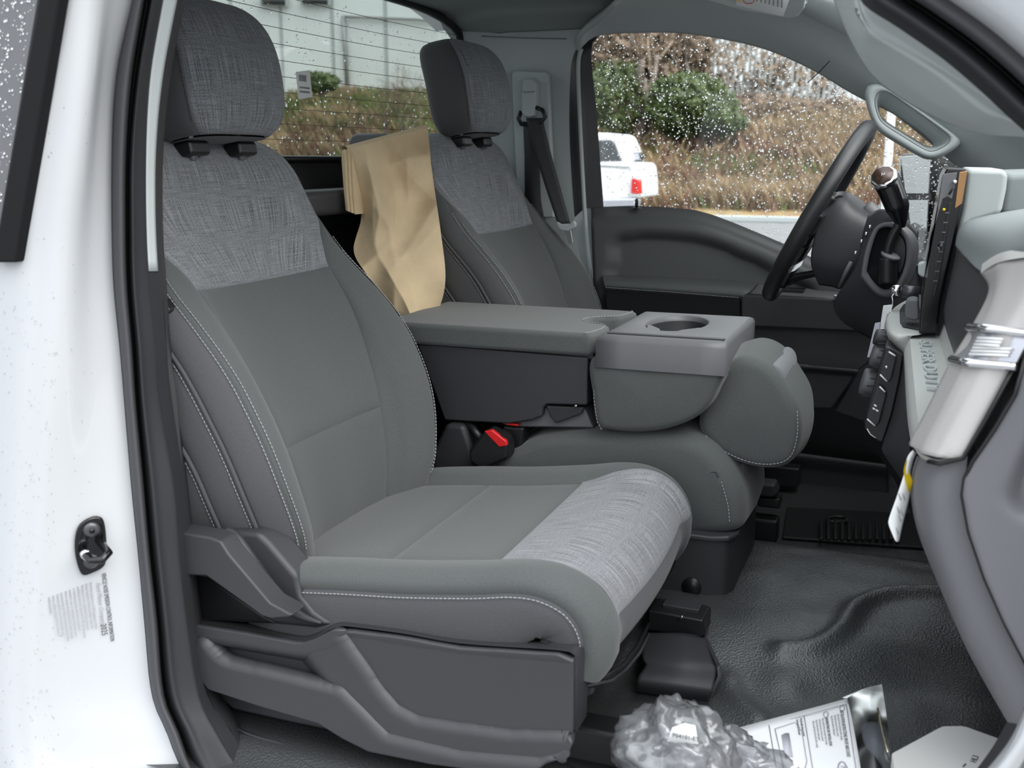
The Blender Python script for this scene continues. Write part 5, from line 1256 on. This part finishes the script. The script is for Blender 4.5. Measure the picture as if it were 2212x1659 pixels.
def page_text(s, u, v_, size, mat='ink_light', sx=.8):
    o_ = sheet(u, v_, .0022); xdir = sheet(u, v_+.1)-sheet(u, v_); ydir = sheet(min(u+.05, 1.2), v_)-sheet(u, v_)
    return text('print', s, size, o_, xdir, ydir, mat, ins_, .0001, sx)
page_text('INSTALLATION INSTRUCTIONS; PROOF AND LOOKS', .91, .09, .0065, 'ink', .75)
page_text('INFORMATIONS SUR L\'INSTALLATION', .79, .12, .0055, 'ink', .75)
for k, u in enumerate((.885, .860, .835, .765, .74, .715, .69)):
    page_text(('Please read all of these instructions before starting', 'Check that every part in the list is present', 'Keep this sheet with the vehicle papers')[k % 3], u, .12, .0040, 'ink_light', .8)
page_text('Fits all models shown in the list', .60, .06, .0048, 'ink', .75); page_text('Tools needed for the work', .57, .06, .0048, 'ink', .75)
def pline(pts, r=.0005, mat='ink_light', lift=.0022): tube('print_line', [sheet(u, v_, lift) for u, v_ in pts], r, mat, ins_, 4)
pline([(.965, .05), (.965, .9)]); pline([(.965, .05), (.62, .05), (.02, .05)]); pline([(.635, .05), (.635, .9)]); pline([(.36, .05), (.36, .9)]); pline([(.18, .05), (.18, .9)])
def pshape(name, uv, mat): prism(name, [sheet(u, v_, .0018) for u, v_ in uv], (0, 0, .0003), mat, ins_, 0, 1)
pshape('drawing', [(.44, .18), (.47, .17), (.50, .18), (.50, .42), (.47, .40), (.44, .42)], 'ink_soft')
pshape('drawing', [(.14, .36), (.17, .30), (.20, .32), (.23, .27), (.27, .28), (.33, .27), (.33, .36), (.30, .38), (.33, .42), (.30, .46), (.33, .50), (.30, .55), (.32, .62), (.10, .62)], 'ink_soft')
pshape('drawing', [(.04, .28), (.10, .26), (.10, .36), (.04, .37)], 'ink_soft')
pline([(.40, .10), (.56, .09), (.60, .20), (.60, .50), (.56, .60), (.42, .60), (.40, .10)])
for oo in ((.40, .62), (.50, .56)): pline([(oo[0]+a*.04, oo[1]+b*.06) for a, b in ((0, 0), (0, .5), (.4, .5), (.4, 1), (1, 1), (1, .6), (1.4, .6), (1.4, 0), (.8, 0), (.8, -.4), (.4, -.4), (.4, 0), (0, 0))], .0006)
for cu_, cv_ in ((.93, .075), (.80, .095)): pline([(cu_+.018*math.cos(a), cv_+.028*math.sin(a)) for a in [2*math.pi*k/14 for k in range(15)]], .0005)
pline([(.86+.035*math.cos(a), .68+.085*math.sin(a)) for a in [2*math.pi*k/20 for k in range(21)]], .0007, 'ink_light')
page_text('Ford', .85, .63, .012, 'ink_light', .8)
# sleeve
SLp = [[(1830, 1508), (1865, 1488), (1905, 1478)], [(1842, 1560), (1880, 1552), (1915, 1545)], [(1856, 1640), (1892, 1632), (1924, 1620)], [(1870, 1730), (1910, 1720), (1936, 1710)]]
surf('sleeve', [[at(x, y, Z=.982+.006*noise.noise(V((x/30, y/30, 1)))) for x, y in l] for l in SLp], 26, 'sleeve', ins_, mid=8)
prism('backing_card', [at(x, y, Z=.965) for x, y in ((1838, 1515), (1905, 1500), (1926, 1660), (1940, 1730), (1870, 1730))], (0, 0, .002), 'sleeve_dark', ins_, 0, 1)
prism('folded_corner', [at(x, y, Z=.979) for x, y in ((1820, 1508), (1862, 1490), (1855, 1502), (1838, 1510))], (0, 0, .001), 'paper', ins_, 0, 1)
tube('sleeve_glint', [at(x, y, Z=.988) for x, y in ((1896, 1530), (1900, 1550), (1906, 1580), (1912, 1605), (1918, 1625))], .0011, 'gold_glint', ins_, 5)  # thin metal tube painted in as a glint on the sleeve
# grey carton
cbx = empty('cardboard_box', at(2050, 1640, Z=.95), 'plain grey cardboard box in the front corner of the near floor', 'box')
bt_ = [at(x, y, Z=1.0) for x, y in ((1926, 1625), (2028, 1570), (2036, 1567), (2076, 1566), (2090, 1569), (2190, 1605), (2230, 1640), (2220, 1760), (1950, 1780))]
prism('carton', bt_, (0, 0, -.07), 'card_grey', cbx, .003)
text('print', 'HL3', .010, at(2108, 1648, Z=1.0012), (at(2112, 1630, Z=1)-at(2100, 1655, Z=1)), V((-1, .3, 0)), 'ink', cbx, .0001, 1)
tube('print_line', [at(2080, 1656, Z=1.001), at(2086, 1650, Z=1.001)], .0008, 'ink', cbx, 4)
# ------------------------------------------------------------------ outside
def wet(x, y):
    h = (2.75+1.0*sstep(-13, -19, x))*sstep(29.5, 41, y) + .3*sstep(28.6, 29.6, y)
    h += .35*noise.noise(V((x*.12, y*.12, 0)))*sstep(30, 36, y)+.12*noise.noise(V((x*.5, y*.5, 4)))*sstep(29.5, 32, y)
    return h
gx = [-60+1.0*i for i in range(111)]; gy = [28.4+.45*i for i in range(46)]
hs_ = grid('hillside', [[V((x, y, wet(x, y)-.03)) for x in gx] for y in gy], 'hill', None)
tag(hs_, 'grassy bank of dry tan grass and brown earth outside the window', 'hillside', None, 'structure')
gr_ = mk('ground', [(-120, -60, 0), (80, -60, 0), (80, 28.6, 0), (-120, 28.6, 0)], [[0, 1, 2, 3]], 'asphalt', None, False)
tag(gr_, 'wet grey asphalt car park', 'ground', None, 'structure')
kerb = rbox('kerb', (-10, 28.5, .08), (120, .25, .16), 'wall_trim', None, .03); tag(kerb, 'long pale kerb at the foot of the bank', None, None, 'structure')
rg_ = random.Random(11)
def tufts(name, n, mat, xr, yr, hr, seed, label, dens=None):
    q = random.Random(seed); v = []; f = []
    while n > 0:
        x = q.uniform(*xr); y = q.uniform(*yr)
        if dens and noise.noise(V((x*.16, y*.25, seed))) < dens: 
            if q.random() < .85: continue
        n -= 1; z = wet(x, y)-.05
        for b in range(4):
            a = q.uniform(0, 6.28); h = q.uniform(*hr); lx, ly = math.cos(a)*h*.45, math.sin(a)*h*.45; wd_ = .018+.02*q.random()
            o_ = len(v); px_, py_ = -math.sin(a)*wd_, math.cos(a)*wd_
            bx, by = x+q.uniform(-.1, .1), y+q.uniform(-.1, .1)
            v += [V((bx-px_, by-py_, z)), V((bx+px_, by+py_, z)), V((bx+lx*.5, by+ly*.5, z+h*.7)), V((bx+lx, by+ly, z+h*.95))]
            f += [[o_, o_+1, o_+2], [o_+1, o_+3, o_+2]]
    o = mk(name, v, f, mat, None, False); tag(o, label, 'grass', None, 'stuff'); return o
tufts('dry_grass', 9000, 'grass_tan', (-36, 10), (29.6, 41.5), (.35, .85), 1, 'dry tan grass covering the bank', .02)
tufts('brown_stems', 7500, 'grass_brown', (-36, 10), (29.4, 37), (.3, .7), 2, 'reddish brown dead stems on the bank', .05)
tufts('green_grass', 3200, 'grass_green', (-36, 10), (29.6, 41.5), (.25, .55), 3, 'patches of short green grass on the bank', .18)
tufts('rear_green_grass', 5200, 'grass_green', (-40, -13), (29.6, 41.5), (.35, .75), 5, 'green grass on the bank seen through the rear window', -.15)

def shrub(name, px, py, d, rx, rz, n, mat, label, cat='shrub', seed=1, size=.11):
    q = random.Random(seed); vv = CR*((px-1106)/F_PX)+CU*((829.5-py)/F_PX)+CF; c = CAM+vv*d
    root = empty(name, (c.x, c.y, c.z-rz), label, cat, 'shrubs on the bank')
    v = []; f = []
    for _ in range(n):
        th, ph = q.uniform(0, 6.28), math.acos(q.uniform(-1, 1)); r = .55+.45*q.random()**.5
        k = 1+.35*noise.noise(V((math.cos(th)*2+seed, math.sin(th)*2, math.cos(ph)*2)))
        p = c+V((rx*math.sin(ph)*math.cos(th), rx*math.sin(ph)*math.sin(th), rz*math.cos(ph)))*r*k
        a = V((q.gauss(0, 1), q.gauss(0, 1), q.gauss(0, 1))).normalized(); b = a.orthogonal().normalized(); s = size*(.6+.8*q.random())
        o_ = len(v); v += [p-a*s, p+b*s*.5, p+a*s, p-b*s*.5]; f.append([o_, o_+1, o_+2, o_+3])
    o = mk('foliage', v, f, mat, root, False); o['kind'] = 'stuff'
    for k in range(4):
        tube('stem', [V((c.x+.05*k, c.y, c.z-rz*1.3)), c+V((q.uniform(-.5, .5)*rx, 0, q.uniform(-.2, .3)*rz))], [.05, .02], 'bark', root, 5)
    return root
shrub('round_shrub', 1490, 228, 36.5, 1.4, 1.05, 6500, 'leaf', 'large round evergreen shrub on the bank', seed=4)
shrub('low_shrub', 1570, 262, 35.5, .6, .45, 1500, 'leaf', 'small dark shrub right of the large round shrub', seed=9)
shrub('left_shrub', 1330, 210, 37, 1.1, 1.2, 1500, 'leaf', 'loose dark green shrub behind the parked pickup', seed=5)
shrub('upper_shrub', 1420, 160, 40, .9, .9, 1300, 'leaf', 'thin green shrub near the top of the bank under the trees', seed=6)
shrub('rear_shrub', 690, 178, 39.5, .7, .35, 700, 'leaf', 'dark evergreen bush seen through the rear window below the wall', seed=7)

shrub('brown_thicket', 1330, 130, 40, 2.2, 1.6, 5200, 'twig', 'brown leafless thicket in the upper left of the driver window', seed=31, size=.16)
shrub('brown_thicket', 1450, 110, 41, 1.6, 1.5, 3600, 'twig', 'brown leafless thicket right above the large round shrub', seed=32, size=.16)
shrub('brown_thicket', 1640, 250, 40, 2.4, .8, 2600, 'twig', 'low brown brush along the foot of the slatted fence', seed=33, size=.14)
shrub('brown_thicket', 1790, 255, 40, 2.0, .7, 2000, 'twig', 'low brown brush below the fence near the grab handle', seed=34, size=.14)
shrub('brown_thicket', 1620, 130, 41, 2.2, 1.3, 600, 'twig', 'thin bare twigs in front of the middle of the slatted fence', seed=35, size=.16)
shrub('brown_thicket', 1740, 170, 41, 1.8, 1.0, 450, 'twig', 'thin bare twigs in front of the right end of the slatted fence', seed=36, size=.16)
def bare_tree(name, px, d, h, label, seed, spread=.45, lean=0, trunk=.16, depth=5, grp='bare trees'):
    q = random.Random(seed); vv = CR*((px-1106)/F_PX)+CF*1.0; c = CAM+vv*(d/1.0); base = V((c.x, c.y, wet(c.x, c.y)-.2))
    root = empty(name, base, label, 'tree', grp); tr_ = []; tw = []
    def grow(p, dr, ln, r, lv):
        e = p+dr*ln; m_ = p.lerp(e, .5)+V((q.gauss(0, .05), q.gauss(0, .05), 0))*ln
        (tr_ if lv >= depth-1 else tw).append(tubegeo([p, m_, e], [r, r*.85, r*.65], 5 if lv > 2 else 3))
        if lv == 0: return
        for _ in range(3 if lv > 1 else 4):
            nd = (dr+V((q.gauss(0, spread), q.gauss(0, spread), q.gauss(.12, spread*.6)))).normalized()
            grow(p.lerp(e, q.uniform(.55, 1)), nd, ln*q.uniform(.6, .82), r*.55, lv-1)
    grow(base, V((lean, 0, 1)).normalized(), h*.34, trunk, depth)
    v, f = join_geo(tr_); mk('trunk', v, f, 'bark', root)
    v, f = join_geo(tw); o = mk('twigs', v, f, 'twig', root); o['kind'] = 'stuff'
    return root
bare_tree('bare_tree', 1365, 39, 7.5, 'bare brown tree with a thick trunk behind the parked pickup', 21, .42, .05, .22)
bare_tree('bare_tree', 1300, 41, 7, 'bare twiggy tree at the left edge of the driver window', 22, .45, .12, .13)
bare_tree('bare_tree', 1470, 42, 7.5, 'tall bare tree above the large round shrub', 23, .40, -.1, .12)
bare_tree('bare_tree', 1600, 43, 7, 'bare tree in front of the slatted fence at the middle of the window', 24, .42, 0, .11)
bare_tree('bare_tree', 1730, 43, 6.5, 'bare tree in front of the slatted fence near the roof rail', 25, .42, .1, .10)
bare_tree('small_bare_tree', 880, 39, 4.6, 'small bare tree in front of the white wall behind the cab', 26, .5, 0, .07)
bare_tree('small_bare_tree', 845, 39.5, 4.0, 'lower bare sapling left of the small tree at the white wall', 27, .5, -.1, .05)

# slatted fence on top of the bank
fe = empty('slatted_fence', (-5, 41.5, 4.1), 'chain-link fence with pale privacy slats on top of the bank', 'fence')
v = []; f = []
x = -18.5; qf = random.Random(5)
while x < 13:
    gap = noise.noise(V((x*.35, 1.3, 0))) < -.32
    if not gap:
        z0 = wet(x, 41.5)-.1; hgt = 3.5+.1*qf.random(); lean_ = .10
        o_ = len(v)
        for a, b in ((-.055, 0), (.055, 0), (.055+lean_, hgt), (-.055+lean_, hgt)): v.append(V((x+a, 41.5, z0+b)))
        for a, b in ((-.055, 0), (.055, 0), (.055+lean_, hgt), (-.055+lean_, hgt)): v.append(V((x+a, 41.53, z0+b)))
        f += [[o_, o_+1, o_+2, o_+3], [o_+7, o_+6, o_+5, o_+4], [o_+1, o_+5, o_+6, o_+2], [o_, o_+3, o_+7, o_+4]]
    x += .20
sl = mk('slats', v, f, 'slat', fe, False); sl['kind'] = 'stuff'
for k in range(11): tube('fence_post', [V((-18.5+3*k, 41.4, wet(-18.5+3*k, 41.4)-.2)), V((-18.5+3*k+.1, 41.4, wet(-18.5+3*k, 41.4)+3.6))], .045, 'fence_metal', fe, 8)
tube('top_rail', [V((-18.5+1.5*k+.1, 41.4, wet(-18.5+1.5*k, 41.4)+3.55)) for k in range(21)], .03, 'fence_metal', fe, 6)

# white wall and building behind the cab
bw = empty('white_building', (-32, 42.5, 4), 'pale panelled building wall above the bank behind the cab', 'building')
rbox('wall', (-39.5, 43.5, 8.0), (40, .5, 9.0), 'wall_white', bw, .02)
for k in range(9): rbox('wall_panel', (-21.6-2.7*k, 43.2, 7.6), (2.55, .12, 7.2), 'wall_white', bw, .03)
for k in range(8): rbox('panel_joint', (-22.95-2.7*k, 43.16, 7.6), (.12, .1, 7.2), 'wall_trim', bw, .02)
def bpos(px, py, Y=43.0): return at(px, py, Y=Y)
tube('downpipe', [bpos(741, 35), bpos(745, 100), bpos(750, 185)], .10, 'fence_metal', bw, 8)
tube('rail', [bpos(741, 36), bpos(800, 38), bpos(900, 42), bpos(960, 48)], .06, 'fence_metal', bw, 6)
for (x0, y0, x1, y1) in ((648, -12, 712, 10), (560, -14, 620, 12)):
    wn_ = prism('window', [bpos(x0, y0, 42.9), bpos(x1, y0+3, 42.9), bpos(x1, y1+2, 42.9), bpos(x0, y1, 42.9)], (0, .1, 0), 'wall_trim', bw, .02)
    prism('pane', [bpos(x0+5, y0+3, 42.86), bpos(x1-5, y0+5, 42.86), bpos(x1-5, y1-1, 42.86), bpos(x0+5, y1-3, 42.86)], (0, .05, 0), 'far_glass', wn_, 0, 1)
rbox('eave', (-36, 42.7, 12.4), (34, .8, .3), 'wall_trim', bw, .05)

# parked pickup, seen from behind through the driver's window
pk = empty('pickup_truck', (-5.5, 18.6, 0), 'white pickup truck parked outside, rear end showing red tail light', 'pickup truck')
PYK = 19.0
def tk(x, y, Y=PYK): return at(x, y, Y=Y)
pprism('tailgate', [(1200, 352), (1300, 350), (1368, 352), (1376, 362), (1380, 400), (1380, 428), (1300, 432), (1200, 434)], PYK, 1.6, 'truck_white', pk, .05, 3)
pprism('tailgate_recess', [(1220, 362), (1330, 362), (1345, 372), (1345, 415), (1220, 418)], PYK-.015, .05, 'truck_white', pk, .03)
tube('tailgate_crease', [tk(1200, 358, PYK-.02), tk(1300, 357, PYK-.02), tk(1360, 360, PYK-.02)], .02, 'wall_trim', pk, 6)
pprism('bumper', [(1200, 432), (1372, 428), (1378, 434), (1374, 446), (1360, 450), (1200, 452)], PYK-.2, .3, 'chrome_soft', pk, .04)
pprism('tail_light', [(1364, 384), (1378, 388), (1380, 420), (1362, 418)], PYK-.10, .3, 'tail_red', pk, .02)
pprism('reverse_light', [(1363, 418), (1380, 420), (1380, 427), (1364, 427)], PYK-.10, .2, 'wall_trim', pk, .02)
pprism('cab', [(1190, 292), (1300, 287), (1320, 288), (1334, 292), (1344, 315), (1358, 352), (1190, 354)], PYK+1.6, 1.5, 'truck_white', pk, .10, 4)
pprism('rear_window', [(1190, 303), (1318, 302), (1328, 308), (1343, 348), (1190, 350)], PYK+1.56, .06, 'far_glass', pk, .03)
pprism('side_mirror', [(1360, 330), (1382, 328), (1387, 334), (1386, 348), (1362, 351)], PYK+2.2, .2, 'plastic', pk, .04)
pprism('mirror_glass', [(1362, 333), (1379, 331), (1382, 346), (1364, 348)], PYK+2.17, .04, 'chrome_soft', pk, .01)
for s in (-.2, 1.55): 
    w_c = V((tk(1365, 440).x-s*1.0-.25, PYK+.9, .38)); lathe('wheel', [(.10, 0), (.36, .02), (.38, .06), (.38, .2), (.36, .24), (.10, .26)], w_c, (-1, 0, 0), 'tyre', pk, 24)
# white posts beyond the driver's mirror
po = empty('white_post', (1.2, 9, 0), 'slim white post standing outside beyond the gear lever', 'post')
a_, b_ = at(1926, 240, Y=7), at(1916, 470, Y=7)
tube('shaft', [V((a_.x, 7, a_.z+1)), a_, V((a_.x, 7, .0))], .028, 'white', po, 12)
lathe('base_plate', [(.09, 0), (.09, .03), (.04, .05)], (a_.x, 7, 0), (0, 0, 1), 'fence_metal', po, 16)
# driver's door mirror
dm = empty('door_mirror', at(1970, 520, Y=1.95), 'black towing mirror outside the driver window with two glasses', 'door mirror')
def mq(l, r, t0, t1, b0, b1, o=0.0):
    n_ = V((-.86, -.50, 0)); return [p+n_*o for p in (at(l, t0, Y=2.05), at(r, t1, Y=1.93), at(r-4, b1, Y=1.93), at(l+2, b0, Y=2.05))]
prism('housing', mq(1940, 2018, 332, 328, 528, 524), V((.86, .50, 0))*.09, 'plastic_black', dm, .012)
prism('main_glass', mq(1945, 2012, 338, 334, 418, 418, .004), V((.86, .50, 0))*.003, 'mirror', dm, .001, 1)
prism('wide_glass', mq(1950, 2008, 432, 432, 512, 512, .004), V((.86, .50, 0))*.003, 'mirror', dm, .001, 1)
tube('arm', [at(1985, 500, Y=2.0), at(1990, 560, Y=1.85), at(1995, 600, Y=1.74)], .03, 'plastic_black', dm, 10)
tube('arm', [at(2020, 500, Y=2.0), at(2030, 560, Y=1.85), at(2035, 600, Y=1.74)], .02, 'plastic_black', dm, 10)
# outer skin: roof, far door, bonnet (seen only from other places, and as bounce)
cs2 = grid('cab_roof', [[V((x, y, 2.115-.05*abs((y-.88)/.8)**4-.03*max(0, x+.5)**2*4)) for y in [-.0+.088*i for i in range(21)]] for x in [-1.28+.1*i for i in range(10)]], 'white_paint', None, solid=.01)
tag(cs2, 'white outer roof skin of the cab', None, None, 'structure'); 
fb = prism('front_body', [(.50, -.02, z) for z in (.72,)] + [(.54, -.02, 1.55), (.75, -.02, 1.52), (1.5, -.02, 1.44), (1.72, -.02, 1.34), (1.76, -.02, .72)], (0, 1.80, 0), 'white_paint', None, .06, 4)
tag(fb, 'white bonnet and wings ahead of the windscreen', None, None, 'structure')
rbox('hinge_pillar', (.375, .075, 1.22), (.27, .11, .80), 'white_paint', fb, .03)
tube('pillar_base', [at(2300, 255, Y=.10), V((.36, .115, 1.64)), V((.53, .12, 1.57))], .05, 'white_paint', fb, 12)
rbox('cowl', (.50, .88, 1.575), (.10, 1.60, .03), 'plastic_black', fb, .01)
tube('far_pillar', [V((-.30, 1.70, 1.985)), V((.10, 1.71, 1.79)), V((.53, 1.70, 1.57))], .035, 'white_paint', fb, 12)
